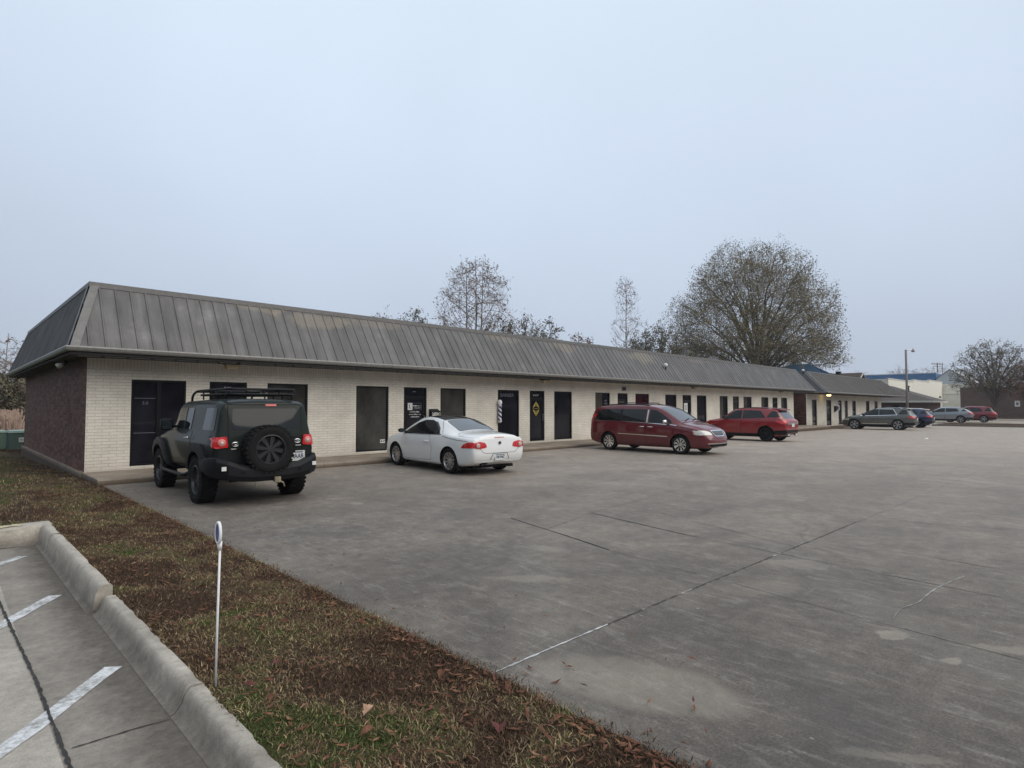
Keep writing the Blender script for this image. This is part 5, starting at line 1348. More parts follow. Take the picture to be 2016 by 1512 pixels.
for sg in (1, -1):
    hl = c.patch('headlight', 'f', [(.46*sg, .70), (.50*sg, .80), (.66*sg, .845), (.86*sg, .86), (.90*sg, .78), (.82*sg, .70)], M['lens'], eps=.012, rnd=.03)
    c.patch('headlight', 's', [(4.58, .74), (4.56, .86), (4.80, .83), (4.92, .75), (4.88, .69), (4.66, .70)], M['lens'], eps=.010, sg=sg, rnd=.03)
    c.patch('indicator', 's', [(4.575, .76), (4.57, .83), (4.62, .83), (4.63, .76)], M['amber'], eps=.012, sg=sg, rnd=.01)
g_ = c.patch('grille', 'f', [(-.44, .86), (.44, .86), (.36, .68), (.28, .645), (-.28, .645), (-.36, .68)], M['chrome'], eps=.016, rnd=.04)
c.patch('grille_mesh', 'f', [(-.37, .825), (.37, .825), (.31, .70), (.24, .675), (-.24, .675), (-.31, .70)], M['blackrim'], eps=.022, rnd=.03, parent=g_)
for k in range(4): c.line('grille_bar', 'f', [(-.35+.02*k, .805-.032*k), (.35-.02*k, .805-.032*k)], M['alloy'], .008, .026, 1, g_)
c.line('bumper_chrome', 'f', [(-.72, .41), (-.4, .405), (.4, .405), (.72, .41)], M['chrome'], .03, .014)
c.patch('lower_grille', 'f', [(-.60, .30), (.60, .30), (.66, .385), (-.66, .385)], M['dark'], eps=.006, rnd=.02)
c.wheels((9, .012, .017, .11, .78), M['chrome'], .225, .235)
c.mirror(3.60, 1.09, M['chrome'], .22, .16, .13)
c.rails(.5, 2.7, .66, M['dark'], .035, ())
for x in (1.35, 2.35):
    z = c.hit('t', x, 0)[0].z; b = MB(); b.tube([(x, -.64, z-.01), (x-.02, -.5, z+.05), (x-.02, .5, z+.05), (x, .64, z-.01)], .016, 8); b.build('crossbar', M['dark'], c.t, smooth=True)
for sg in (1, -1): c.patch('tail_light', 'r', [(.72*sg, .95), (.92*sg, .95), (.86*sg, 1.40), (.74*sg, 1.40)], M['red'], eps=.01)
c.patch('rear_window', 'r', [(-.62, 1.15), (.62, 1.15), (.58, 1.56), (-.58, 1.56)], M['glass'])
for sg in (1, -1): c.patch('bumper_corner', 's', [(.0, .40), (.16, .36), (.55, .36), (.55, .72), (.0, .74)], P_van, eps=.008, sg=sg)

# --- crossovers ----------------------------------------------------------
def crossover(name, label, loc, rz, sc, P, L, ax, r_, H, W, style, rimm, roofx=(.62, 2.4), hood=1.10, spoiler=True, rimr=None, chrome=None, quarter=True, slope=0., roofp=None, claddy=True, belt0=1.16):
    rb = .33+slope
    sp = dict(L=L, W=W, top=[(0, 1.0), (.05, 1.06), (.14, 1.15), (.30+slope*.4, 1.34-.02), (rb+.17, H-.10), (rb+.45, H-.035), (roofx[1]-.5, H), (roofx[1], H-.03), (roofx[1]+.3, H-.12), (L-1.36, hood+.05), (L-1.2, hood), (L-.6, hood-.10), (L-.28, hood-.21), (L-.1, hood-.34), (L, hood-.5)],
        belt=[(0, .98), (.3, belt0-.02), (1.2, belt0-.06), (L-1.5, belt0-.12), (L-.7, hood-.15), (L-.2, hood-.32), (L, hood-.6)],
        w=[(0, .70), (.05, .80), (.18, .88), (.45, W-.005), (L-1, W-.005), (L-.5, W-.05), (L-.2, W-.17), (L-.08, W-.3), (L, W-.42)],
        wr=[(0, .62), (.3, .66), (.8, .655), (2.4, .645), (L-1.4, .74), (L-.6, .74), (L, .4)], bot=[(0, .42), (.15, .32), (.6, .23), (L-.6, .23), (L, .34)], paint=P, axles=ax,
        wheel=(r_,), arch=r_+.055, rear=[(.3, .02), (.6, -.03), (.9, -.01), (1.1, .02)], front=[(.3, -.02), (.6, .02), (.9, -.02)], crown=.03, bulge=.02, shoulder=.045)
    c = Car(name, label, loc, rz, sc, sp); c.under(.25)
    b0 = belt0
    d1 = [(ax[0]+.42, .40), (ax[0]+.30, .72), (ax[0]+.30, b0-.07), (ax[0]+1.22, b0-.09), (ax[0]+1.24, .36)]
    d2 = [(ax[0]+1.26, .36), (ax[0]+1.24, b0-.09), (ax[1]-.52, b0-.14), (ax[1]-.42, .75), (ax[1]-.55, .36)]
    c.doors([d1, d2], [(ax[0]+.52, .93), (ax[0]+1.42, .90)], P)
    zt = H-.14
    c.both('side_window', 's', [(ax[0]+.0+slope*.4, b0+.0), (ax[0]+.30, zt-.02), (ax[0]+1.18, zt+.01), (ax[0]+1.18, b0-.055)] if quarter else [(ax[0]+.05, b0-.01), (ax[0]+.30, zt), (ax[0]+1.18, zt+.01), (ax[0]+1.18, b0-.055)], M['glass'], rnd=.05)
    c.both('side_window', 's', [(ax[0]+1.24, b0-.055), (ax[0]+1.24, zt+.01), (ax[0]+1.62, zt-.02), (ax[1]-.78, zt-.22), (ax[1]-.50, b0-.09)], M['glassmid'], rnd=.04)
    if quarter: c.both('rear_quarter_window', 's', [(.28+slope*.5, b0+.03), (.46+slope, zt-.05), (ax[0]-.26, zt-.03), (ax[0]-.04, b0+.02)], M['glass'], rnd=.04)
    if chrome:
        for sg in (1, -1):
            c.line('chrome_strip', 's', [(ax[0]+.02, b0-.03), (ax[0]+.30, zt+.03), (ax[0]+1.3, zt+.045), (ax[0]+1.7, zt+.01), (ax[1]-.72, zt-.2), (ax[1]-.44, b0-.12), (ax[0]+1.2, b0-.085), (ax[0]+.02, b0-.03)], chrome, .034, .010, sg)
            c.line('chrome_strip', 's', [(ax[0]+.65, .47), (ax[1]-.55, .45)], chrome, .03, .012, sg)
    c.patch('windshield', 't', [(roofx[1]+.12, -.55), (roofx[1]+.12, .55), (L-1.42, .68), (L-1.42, -.68)], M['glassky'], rnd=.05)
    c.patch('rear_window', 'r', [(-.60, b0-.02), (.60, b0-.02), (.54, H-.15), (-.54, H-.15)], M['glassky'], rnd=.06)
    if spoiler:
        zr_ = H-.07; x0 = c.hit('r', 0, H-.11)[0].x
        b = MB(); b.add([(x0-.16, -.56, zr_-.03), (x0-.16, .56, zr_-.03), (x0+.3, .60, zr_+.045), (x0+.3, -.60, zr_+.045), (x0-.15, -.55, zr_-.07), (x0-.15, .55, zr_-.07), (x0+.2, .58, zr_-.02), (x0+.2, -.58, zr_-.02)], [(0, 1, 2, 3), (0, 4, 5, 1), (4, 7, 6, 5), (0, 3, 7, 4), (1, 5, 6, 2)]); b.build('spoiler', roofp or P, c.t)
    if roofp: c.patch('roof_panel', 't', [(rb+.28, -.58), (rb+.28, .58), (roofx[1]+.05, .58), (roofx[1]+.05, -.58)], roofp, eps=.007, rnd=.06)
    for sg in (1, -1):
        c.patch('tail_light', 'r', [(.46*sg, .92), (.50*sg, 1.0), (.80*sg, 1.06), (.845*sg, .98), (.84*sg, .87), (.72*sg, .88)], M['red'], eps=.014, rnd=.02)
        c.patch('tail_light', 's', [(.03, .88), (.10, 1.03), (.46, 1.03), (.38, .95), (.25, .88)], M['red'], eps=.012, sg=sg, rnd=.02)
    if claddy:
        c.patch('bumper_cladding', 'r', [(-.82, .36), (.82, .36), (.84, .58), (-.84, .58)], M['trim'], eps=.008)
        for sg in (1, -1):
            c.patch('bumper_cladding', 's', [(.03, .36), (ax[0]-r_-.02, .36), (ax[0]-r_-.05, .56), (.03, .57)], M['trim'], eps=.008, sg=sg)
            c.patch('sill_cladding', 's', [(ax[0]+r_+.03, .26), (ax[1]-r_-.03, .26), (ax[1]-r_-.05, .40), (ax[0]+r_+.05, .40)], M['trim'], eps=.012, sg=sg)
    c.plate('r', 0, .80, .32, .16, c.t, '', M['plate'])
    c.wheels(style, rimm, .23, rimr or r_*.72); c.mirror(ax[1]-.60, b0-.04, roofp if False else M['dark'], .19, .14, .13)
    c.both('headlight', 's', [(L-.70, hood-.26), (L-.30, hood-.33), (L-.2, hood-.40), (L-.6, hood-.36)], M['lens'])
    for sg in (1, -1): c.line('body_crease', 's', [(.5, .80), (1.6, .82), (2.6, .74), (ax[1]-.5, .72)], P, .02, .008, sg)
    return c
c = crossover('crossover_car', 'bright red crossover with black wheels parked beyond the red minivan', (29.6, 10.3, gz(30)), R(87.5), (1.0, .97, 1.01), P_red, 4.65, (.95, 3.68), .365, 1.66, .925, (10, .012, .016, 0, .7), M['blackrim'], rimr=.27)
c.rails(.9, 2.5, .60, M['trim'], .02)
for sg in (1, -1):
    hh = c.hit('r', .3*sg, .36); b = MB(); b.tube([(.12, .45*sg, .33), (-.01, .45*sg, .33)], .04, 12); b.build('exhaust', M['chrome'], c.t, smooth=True)
b = MB(); b.box(-.03, .0, -.62, .62, .84, .93); b.build('tailgate_chrome', M['alloy'], c.t)
c = crossover('crossover_car', 'grey green crossover with chrome window trim parked by the farther building', (54.25, 9.62, gz(54)), R(91), 1.05, P_gmc, 4.92, (1.06, 3.92), .385, 1.68, .96, (6, .02, .03, .1, .72), M['alloy'], chrome=M['chrome'], rimr=.285)
c.rails(.9, 2.6, .62, M['trim'], .03)
b = MB(); b.beam((-.03, -.7, .50), (-.03, .7, .50), .05, .06); b.tube([(.05, .52, .38), (-.05, .52, .40)], .06, 10); b.build('bumper_chrome', M['chrome'], c.t)
c = crossover('crossover_car', 'dark blue small crossover with white roof behind the grey green one', (61.1, 9.62, gz(60)), R(91), 1.03, P_blue, 4.4, (.92, 3.55), .345, 1.63, .9, (5, .02, .03, .0, .72), M['blackrim'], roofp=P_white)
c.rails(.8, 2.3, .58, M['white'], .035)
c = crossover('crossover_car', 'silver blue sloping roof crossover on the far lot beside the cream wall', (81.3, 9.2, gz(80)), R(93), 1.12, P_silver, 4.7, (.95, 3.78), .36, 1.60, .93, (5, .025, .035, .08, .72), M['alloy'], slope=.25, chrome=None)
c = crossover('crossover_car', 'crimson crossover on the far lot in front of the brown brick wall', (85.8, 7.6, gz(80)), R(93), 1.09, P_crim, 4.95, (1.05, 3.9), .375, 1.72, .96, (5, .03, .04, 0, .72), M['alloy'], chrome=None)

# ------------------------------------------------------------------ trees
def unit(v):
    return v/max(1e-9, np.linalg.norm(v))
class Tree:
    def __init__(s, seed): s.r = np.random.default_rng(seed); s.rr = random.Random(seed); s.b = MB(); s.tips = []
    def bez(s, p0, p1, p2, r0, r1, n=7, sides=5, wob=.03):
        P = []; L = np.linalg.norm(p2-p0)
        for i in range(n+1):
            q = i/n; p_ = p0*(1-q)**2+p1*2*q*(1-q)+p2*q*q
            if 0 < i < n: p_ = p_+s.r.normal(0, wob*L/n, 3)
            P.append(p_)
        s.b.tube([tuple(p_) for p_ in P], [r0+(r1-r0)*i/n for i in range(n+1)], sides, cap=False)
        return P
    def leaves(s, pts, spread, n, size, mat, parent, name='crown'):
        pts = np.array(pts); k = s.r.integers(0, len(pts), n); p_ = pts[k]+s.r.normal(0, spread, (n, 3))
        clump = s.r.random(len(pts))[k]
        a = s.r.normal(0, 1, (n, 3)); a /= np.linalg.norm(a, axis=1)[:, None]
        c_ = s.r.normal(0, 1, (n, 3)); c_ -= a*np.sum(a*c_, 1)[:, None]; c_ /= np.linalg.norm(c_, axis=1)[:, None]
        sz = size*(.6+.8*s.r.random(n))[:, None]
        v = np.zeros((n, 4, 3)); v[:, 0] = p_-a*sz; v[:, 1] = p_+c_*sz*.45; v[:, 2] = p_+a*sz; v[:, 3] = p_-c_*sz*.45
        me = bpy.data.meshes.new(name); me.vertices.add(4*n); me.vertices.foreach_set('co', v.ravel())
        me.loops.add(4*n); me.loops.foreach_set('vertex_index', np.arange(4*n, dtype=np.int32))
        me.polygons.add(n); me.polygons.foreach_set('loop_start', (np.arange(n)*4).astype(np.int32)); me.polygons.foreach_set('loop_total', np.full(n, 4, np.int32))
        me.update(calc_edges=True)
        at = me.attributes.new('rnd', 'FLOAT', 'FACE'); at.data.foreach_set('value', clump.astype(np.float32))
        me.materials.append(mat); return link(name, me, parent)

def big_oak(name, label, loc, H, Rx, seed, nl=30, zc=.5, base=2.2, bark_='bark', leaf='oakleaf', leafn=26000, lsz=.17, r0=.6, low=.12, sub=9, twig=7, cat='tree', group=None, tw=.02, dome=1., fill=0):
    """broad crown of many rising limbs; every limb runs out to the crown's envelope"""
    t_ = thing(name, label, cat, loc, group=group); T_ = Tree(seed); r = T_.r
    c0 = np.array([0, 0, H*zc]); ax = np.array([Rx, Rx, H*(1-zc)])
    trunk_top = np.array([r.normal(0, .3), r.normal(0, .3), base+H*.18])
    T_.bez(np.zeros(3), np.array([0, 0, base*.6]), trunk_top, r0, r0*.62, 5, 9)
    pts = []
    for i in range(nl):
        q = (i+.5)/nl; el = math.asin(-low*2+(1+low*2)*q) if True else 0
        el = math.asin(max(-.45, min(.99, -low*3+(1+low*3)*q))); az = i*2.39996+r.normal(0, .15)
        ce, se = math.cos(el)**dome, abs(math.sin(el))**dome*(1 if el > 0 else -1)
        d = np.array([ce*math.cos(az), ce*math.sin(az), se])
        k = r.uniform(.86, 1.04); dz = ax[2] if d[2] > 0 else H*zc*.75
        tip = c0+d*np.array([Rx*k, Rx*k, dz*k])
        z0 = base*.75+(base*.3+H*.17)*min(1, max(0, (q)))*r.uniform(.75, 1.05)
        p0 = np.array([0, 0, 0])+trunk_top*(z0/trunk_top[2]); p0[2] = z0
        ctrl = p0+(tip-p0)*np.array([.32, .32, .62 if d[2] > 0 else .9])+np.array([0, 0, H*.05])
        rl = r0*.36*r.uniform(.7, 1.1)
        P = T_.bez(p0, ctrl, tip, rl, .03, 10, 5, .06)
        for j in range(sub):
            u = .28+.70*(j+r.random())/sub; f = u*10; i0 = min(9, int(f)); pb = P[i0]+(P[min(10, i0+1)]-P[i0])*(f-i0)
            tang = unit(P[min(10, i0+1)]-P[i0]); sd_ = unit(np.cross(tang, r.normal(0, 1, 3)))
            ln = Rx*.30*(1.15-u*.6)*r.uniform(.6, 1.25)
            tip2 = pb+unit(tang*.75+sd_*.85+np.array([0, 0, .12]))*ln
            q2 = (tip2-c0)/np.array([Rx, Rx, ax[2] if tip2[2] > c0[2] else H*zc*.8]); m_ = np.linalg.norm(q2)
            if m_ > 1.05: tip2 = c0+(tip2-c0)/m_*1.05
            P2 = T_.bez(pb, (pb+tip2)/2+np.array([0, 0, ln*.10]), tip2, max(.02, rl*.42*(1-u)+.022), .014, 5, 4, .08)
            for l in range(twig):
                v = r.uniform(.2, 1.0); f2 = v*5; i2 = min(4, int(f2)); pc = P2[i2]+(P2[i2+1]-P2[i2])*(f2-i2)
                td = unit(unit(P2[i2+1]-P2[i2])*.8+r.normal(0, .55, 3)+np.array([0, 0, .12])); tl = Rx*.095*r.uniform(.6, 1.4)
                pe = pc+td*tl
                T_.b.tube([tuple(pc), tuple((pc+pe)/2+r.normal(0, .04, 3)), tuple(pe)], [tw, tw*.7, tw*.4], 3, cap=False)
                pts += [tuple(pe), tuple((pc+pe)/2)]
    ph = r.random(6)*6.3
    for _ in range(fill):            # fine outer twigs through the crown's volume
        d = r.normal(0, 1, 3); d /= np.linalg.norm(d)
        if d[2] < -.42: continue
        az = math.atan2(d[1], d[0]); lob = 1+.05*math.sin(5*az+ph[0]+3*d[2])+.05*math.sin(9*d[2]+ph[1]+2*az)+.03*math.sin(11*az+ph[2])
        k = r.uniform(.42, 1.0)**.55*lob
        dz = ax[2] if d[2] > 0 else H*zc*.8
        pc = c0+d*np.array([Rx, Rx, dz])*k
        if math.sin(pc[0]*.95+ph[3])*math.sin(pc[1]*1.1+ph[4])*math.sin(pc[2]*1.05+ph[5]) > .22+.25*r.random(): continue
        td = unit(d*.8+r.normal(0, .42, 3)+np.array([0, 0, .25])); tl = Rx*.09*r.uniform(.5, 1.5)
        pe = pc+td*tl; pm = (pc+pe)/2+r.normal(0, .04, 3)
        T_.b.tube([tuple(pc-td*tl*.5), tuple(pm), tuple(pe)], [tw*.9, tw*.7, tw*.4], 3, cap=False)
        pf = pm+unit(td+r.normal(0, .6, 3))*tl*.6; T_.b.tube([tuple(pm), tuple(pf)], [tw*.5, tw*.3], 3, cap=False)
        pts += [tuple(pe), tuple(pf)]
    T_.b.build('trunk', M[bark_], t_)
    if leafn: T_.leaves(pts, max(Rx*.027, .15), leafn, lsz, M[leaf], t_)
    return t_

def bare_tree(name, label, loc, H, Rx, seed, stems=((0, 0),), bark_='palebark', leaf='brownleaf', leafn=900, lsz=.14, r0=.16, tops=.75, group=None, crown0=.3, nb=22, tw=.016, upleaf=True, spread=.12, tp=.7, tg=8, fill=0, fz=.62, fh=.38, fr=1.):
    t_ = thing(name, label, 'tree', loc, group=group); T_ = Tree(seed); r = T_.r; pts = []; w_ = []
    for si, (sx, sy) in enumerate(stems):
        top = np.array([sx*1.25+r.normal(0, .15), sy*1.25+r.normal(0, .15), H*(1 if si == 0 else r.uniform(.9, .98))])
        P = T_.bez(np.array([sx*.5, sy*.5, 0]), np.array([sx, sy, H*.5]), top, r0*r.uniform(.85, 1.1), .02, 14, 6, .02)
        for j in range(nb):
            u = crown0+(1-crown0)*(j+r.random())/nb*.97; f = u*14; i0 = min(13, int(f)); pb = P[i0]+(P[i0+1]-P[i0])*(f-i0)
            az = j*2.4+r.normal(0, .4); prof = math.sin(math.pi*min(1, max(.06, (u-crown0*.8)/(1.06-crown0*.8))))**tp
            ln = Rx*prof*r.uniform(.75, 1.15)
            d = np.array([math.cos(az), math.sin(az), 0])
            tip = pb+d*ln+np.array([0, 0, ln*r.uniform(.7, 1.15)]); tip[2] = min(tip[2], H*(1.0-.30*min(1.2, math.hypot(tip[0], tip[1])/max(Rx, .1))**2))
            P2 = T_.bez(pb, pb+d*ln*.55+np.array([0, 0, ln*.25]), tip, .045*(1.2-u)+.012, .009, 7, 4, .08)
            for l in range(tg):
                v = .2+.8*r.random(); f2 = v*7; i2 = min(6, int(f2)); pc = P2[i2]+(P2[i2+1]-P2[i2])*(f2-i2)
                td = unit(unit(P2[i2+1]-P2[i2])*.9+r.normal(0, .45, 3)+np.array([0, 0, .3])); tl = Rx*.3*r.uniform(.5, 1.2)
                pe = pc+td*tl; T_.b.tube([tuple(pc), tuple((pc+pe)/2+r.normal(0, .03, 3)), tuple(pe)], [tw*.6, tw*.5, tw*.3], 3, cap=False)
                for k_ in range(2):
                    pf = pc+(pe-pc)*r.uniform(.3, .9); pg = pf+unit(td+r.normal(0, .6, 3))*tl*.5
                    T_.b.tube([tuple(pf), tuple(pg)], [tw*.4, tw*.22], 3, cap=False); pts.append(pg); w_.append(pg[2])
                pts.append(pe); w_.append(pe[2])
    for _ in range(fill):
        d = r.normal(0, 1, 3); d /= np.linalg.norm(d); k = r.uniform(.25, 1.)**.5
        pc = np.array([0, 0, H*fz])+d*np.array([Rx*fr, Rx*fr, H*fh])*k
        td = unit(d*.6+r.normal(0, .35, 3)+np.array([0, 0, .7])); tl = r.uniform(.25, .6); pe = pc+td*tl
        T_.b.tube([tuple(pc-td*tl), tuple(pc), tuple(pe)], [tw*.6, tw*.5, tw*.25], 3, cap=False)
        if d[2] > -.3: pts.append(pe); w_.append(pe[2]*(.55+.45*k))
    T_.b.build('trunk', M[bark_], t_)
    if leafn:
        pts = np.array(pts); w_ = np.array(w_)
        if upleaf:
            pr = np.clip((w_/H-.3)/.7, .02, 1)**2.2; k = r.random(len(pts)) < pr; pts = pts[k]
        T_.leaves(pts, spread, leafn, lsz, M[leaf], t_)
    return t_

big_oak('oak_tree', 'large broad oak with thinning olive brown leaves behind the long roof', (84.6, 34.9, -.3), 25.0, 11.5, 3, nl=44, zc=.46, base=3.0, leafn=92000, lsz=.108, r0=.7, low=.16, sub=9, twig=6, tw=.017, dome=.95, fill=7000)
bare_tree('bare_tree', 'tall three stemmed bare tree with brown leaves at its top behind the roof', (33.2, 38.0, -.3), 15.0, 3.05, 21, stems=((0.15, -.1), (-.55, .45), (.42, -.35)), leafn=2200, lsz=.085, r0=.17, nb=30, spread=.10, tp=.5, fill=650, fz=.66, fh=.35, fr=1.05)
bare_tree('bare_tree', 'slender lone bare tree left of the large oak', (50.9, 34.2, -.3), 15.6, 1.55, 5, leafn=420, lsz=.085, r0=.12, nb=42, crown0=.18, tg=8, fill=320, fz=.6, fh=.40)
# scrub along the back of the building
SC = [(752, 612, 50, 1.3, 'scrubleaf', 1), (785, 622, 55, 1.6, 'scrubleaf', 0), (812, 608, 52, 1.7, 'scrubleaf', 1), (838, 628, 50, 1.5, 'scrubleaf', 0), (872, 618, 58, 2.0, 'brownleaf', 0), (985, 625, 50, 1.9, 'brownleaf', 0),
      (1030, 618, 50, 2.1, 'scrubleaf', 1), (1058, 640, 55, 2.0, 'scrubleaf', 0), (1085, 632, 52, 1.7, 'scrubleaf', 0), (1140, 652, 55, 1.6, 'brownleaf', 0), (1168, 664, 60, 1.5, 'brownleaf', 0),
      (1265, 650, 62, 2.0, 'greenscrub', 1), (1292, 632, 60, 2.6, 'greenscrub', 1), (1322, 655, 64, 2.4, 'greenscrub', 1)]
LB = ['leafy treetop at the left end of the row showing above the roof', 'low thin treetop second from the left above the roof', 'dark leafy treetop left of the tall three stemmed tree', 'low twiggy treetop close left of the tall three stemmed tree',
      'brown twiggy low tree at the left foot of the three stemmed tree', 'brown bushy low tree at the right foot of the three stemmed tree', 'dense dark treetop right of the three stemmed tree', 'low dark treetop behind the middle of the roof ridge',
      'thin treetop with pale twigs right of the dense dark one', 'sparse brown treetop in the gap left of the slender lone tree', 'lowest faint brown treetop left of the slender lone tree',
      'evergreen bush at the foot of the slender lone tree', 'dark evergreen treetop between the slender tree and the large oak', 'dark low evergreen at the left edge of the large oak']
def world_dir(u): 
    q = (u-1008)/1135.; return math.cos(yaw)+math.sin(yaw)*q, math.sin(yaw)-math.cos(yaw)*q
for (u, v, Z, rad, lf, dense), lab in zip(SC, LB):
    dx, dy = world_dir(u); top = 1.7+(800-v)/1135*Z
    if dense: big_oak('scrub_tree', lab, (dx*Z, dy*Z, -.3), top+.3, rad*1.15, u, nl=16, zc=.55, base=1.5, bark_='scrubbark', leaf=lf, leafn=6500 if lf != 'greenscrub' else 8000, lsz=.085, r0=.14, low=.2, sub=6, twig=5, tw=.012, fill=500, group='scrubby trees behind the long roof')
    else: bare_tree('scrub_tree', lab, (dx*Z, dy*Z, -.3), top+.3, rad, u, stems=((0, 0), (.5, .3)), bark_='scrubbark', leaf=lf, leafn=700, lsz=.12, r0=.1, nb=18, crown0=.25, group='scrubby trees behind the long roof', upleaf=False)
# woods to the left of the brick wall
WL = [(6, 655, 42, 1.3, 0), (20, 700, 40, 1.8, 0), (38, 690, 46, 2.2, 0), (-20, 690, 44, 2.4, 0), (28, 742, 36, 1.7, 1), (2, 738, 37, 1.9, 1), (48, 735, 40, 1.9, 1), (-30, 745, 36, 2., 1)]
LW = ['tall thin bare tree at the left edge of the photo', 'bare twiggy tree beside the tall thin one at the left edge', 'bare tree nearest the rear corner of the brick side wall', 'bare tree just past the left edge of the photo',
      'brown green thicket bush left of the brick side wall', 'brown thicket bush at the left edge above the green boxes', 'thicket bush half hidden behind the brick side wall', 'thicket bush just past the left edge of the photo']
for (u, v, Z, rad, dense), lab in zip(WL, LW):
    dx, dy = world_dir(u); top = 1.7+(800-v)/1135*Z
    if dense: big_oak('bush', lab, (dx*Z, dy*Z, -.42), top+.42, rad, 900+u, nl=26, zc=.45, base=.4, bark_='scrubbark', leaf='scrubleaf', leafn=9000, lsz=.10, r0=.1, low=.3, sub=7, twig=6, tw=.012, cat='bush', group='woods left of the building')
    else: bare_tree('bare_tree', lab, (dx*Z, dy*Z, -.42), top+.42, rad, 900+u, bark_='palebark', leafn=60, lsz=.1, r0=.08, nb=22, crown0=.15, group='woods left of the building')
for i in range(9):
    u = -70+i*17; Z = 50+4*(i % 3); dx, dy = world_dir(u)
    big_oak('bush', 'distant grey brown thicket behind the lawn left of the building', (dx*Z, dy*Z, -.42), 4.2+(i*37 % 10)*.16, 2.6, 300+i, nl=22, zc=.45, base=.4, bark_='scrubbark', leaf='scrubleaf', leafn=5200, lsz=.16, r0=.1, low=.3, sub=6, twig=5, tw=.016, cat='bush', group='far thicket left of the building')
# dry tall grass
n = 2600; b = MB(); rr = random.Random(8)
for i in range(n):
    u = rr.uniform(-60, 40); Z = rr.uniform(31, 35); dx, dy = world_dir(u); x, y = dx*Z, dy*Z; h_ = rr.uniform(.9, 2.0)*(.6+.4*math.sin(u*.15)**2); a = rr.random()*6.3; l = rr.uniform(.05, .35); w_ = .02
    b.add([(x-w_, y, -.42), (x+w_, y, -.42), (x+math.cos(a)*l+w_*1.5, y+math.sin(a)*l, h_-.4), (x+math.cos(a)*l-w_*1.5, y+math.sin(a)*l, h_-.4)], [(0, 1, 2, 3)])
tag(b.build('tall_dry_grass', M['strawgrass']), kind='stuff')
# green utility boxes
M['utilgreen'] = plain('pale_green_paint', (.15, .24, .19), .5, var=.1); M['utildark'] = plain('dark_utility_green', (.10, .15, .125), .55, var=.1)  # the box with the sign takes the darker green
def util(loc, w_, h_, d_, lab, sign):
    t_ = thing('utility_box', lab, 'utility box', loc, R(8), 'green utility boxes behind the building')
    b = MB(); b.box(-w_/2, w_/2, -d_/2, d_/2, .08, h_); b.build('cabinet', M['utildark'] if sign else M['utilgreen'], t_)
    b = MB(); b.add([(-w_/2-.03, -d_/2-.03, h_-.03), (w_/2+.03, -d_/2-.03, h_-.03), (w_/2+.03, d_/2+.03, h_-.03), (-w_/2-.03, d_/2+.03, h_-.03), (-w_/2, -d_/2, h_+.06), (w_/2, -d_/2, h_+.06), (w_/2, d_/2, h_+.08), (-w_/2, d_/2, h_+.08)], [(0, 3, 2, 1), (4, 5, 6, 7), (0, 1, 5, 4), (1, 2, 6, 5), (2, 3, 7, 6), (3, 0, 4, 7)]); b.build('lid', plain('lid_green', (.30, .40, .34), .5), t_)
    b = MB(); b.box(-w_/2-.12, w_/2+.12, -d_/2-.12, d_/2+.12, -.3, .08); b.build('pad', M['sidewalk'], t_)
    b = MB()
    if sign:
        b.box(-.3, .08, -d_/2-.012, -d_/2-.002, .38, .58); s_ = b.build('sign', M['white'], t_)
        smallprint('sign_print', -.27, .05, .48, .1, -d_/2-.0145, M['dimdecal'], s_)
    else: b.box(-.1, .12, -d_/2-.012, -d_/2-.002, .5, .58); b.build('vent', M['dark'], t_)
util((2.82, 33.7, -.25), 1.1, .82, .8, 'dark green utility box with white sign beside the brick wall corner', True)
util((1.80, 34.2, -.25), .72, .82, .7, 'pale green utility box at the left edge of the photo', False)

# ------------------------------------------------------------------ buildings beyond
def gable_house():
    t_ = thing('brick_house', 'house with brown gable roof and white trim behind the farther white building', 'house', (96, 30, -.2))
    b = MB(); b.box(-4, 4, -6, 10, 0, 4.6); b.v = [v for v in b.v]; b.build('wall', M['redbrick'], t_)
    b = MB(); x = 4.6; zr = 6.85; ze = 4.3
    b.add([(-x, -6.5, ze), (-x, 10.5, ze), (0, 10.5, zr), (0, -6.5, zr), (x, -6.5, ze), (x, 10.5, ze), (-x, -6.5, ze-.2), (-x, 10.5, ze-.2), (x, -6.5, ze-.2), (x, 10.5, ze-.2), (0, -6.5, zr-.2), (0, 10.5, zr-.2)],
          [(0, 3, 2, 1), (3, 4, 5, 2), (0, 6, 10, 3), (3, 10, 8, 4), (6, 7, 11, 10), (10, 11, 9, 8), (0, 1, 7, 6), (4, 8, 9, 5)])
    rf = b.build('roof', M['shingle2'] , t_)
    b = MB(); b.beam((-x-.02, -6.52, ze-.1), (0, -6.52, zr-.1), .05, .24, (0, 1, 0)); b.beam((x+.02, -6.525, ze-.1), (0, -6.525, zr-.1), .05, .24, (0, 1, 0)); b.build('barge_board', M['fascia'], rf)
    b = MB(); b.add([(-4, -6.05, 4.3), (4, -6.05, 4.3), (0, -6.05, 6.6)], [(0, 1, 2)]); b.build('gable_wall', M['frame2'], t_)
    for y in (-3.6, 2.):
        b = MB(); b.box(-.3, .3, y, y+.6, 6.7, 7.05); b.box(-.36, .36, y-.06, y+.66, 7.051, 7.12); b.build('roof_vent', M['trim'], rf)
M['shingle2'] = plain('brown_shingle', (.085, .062, .055), .9, var=.25, scale=4.); M['frame2'] = plain('gable_boards', (.12, .085, .075), .8)
gable_house()
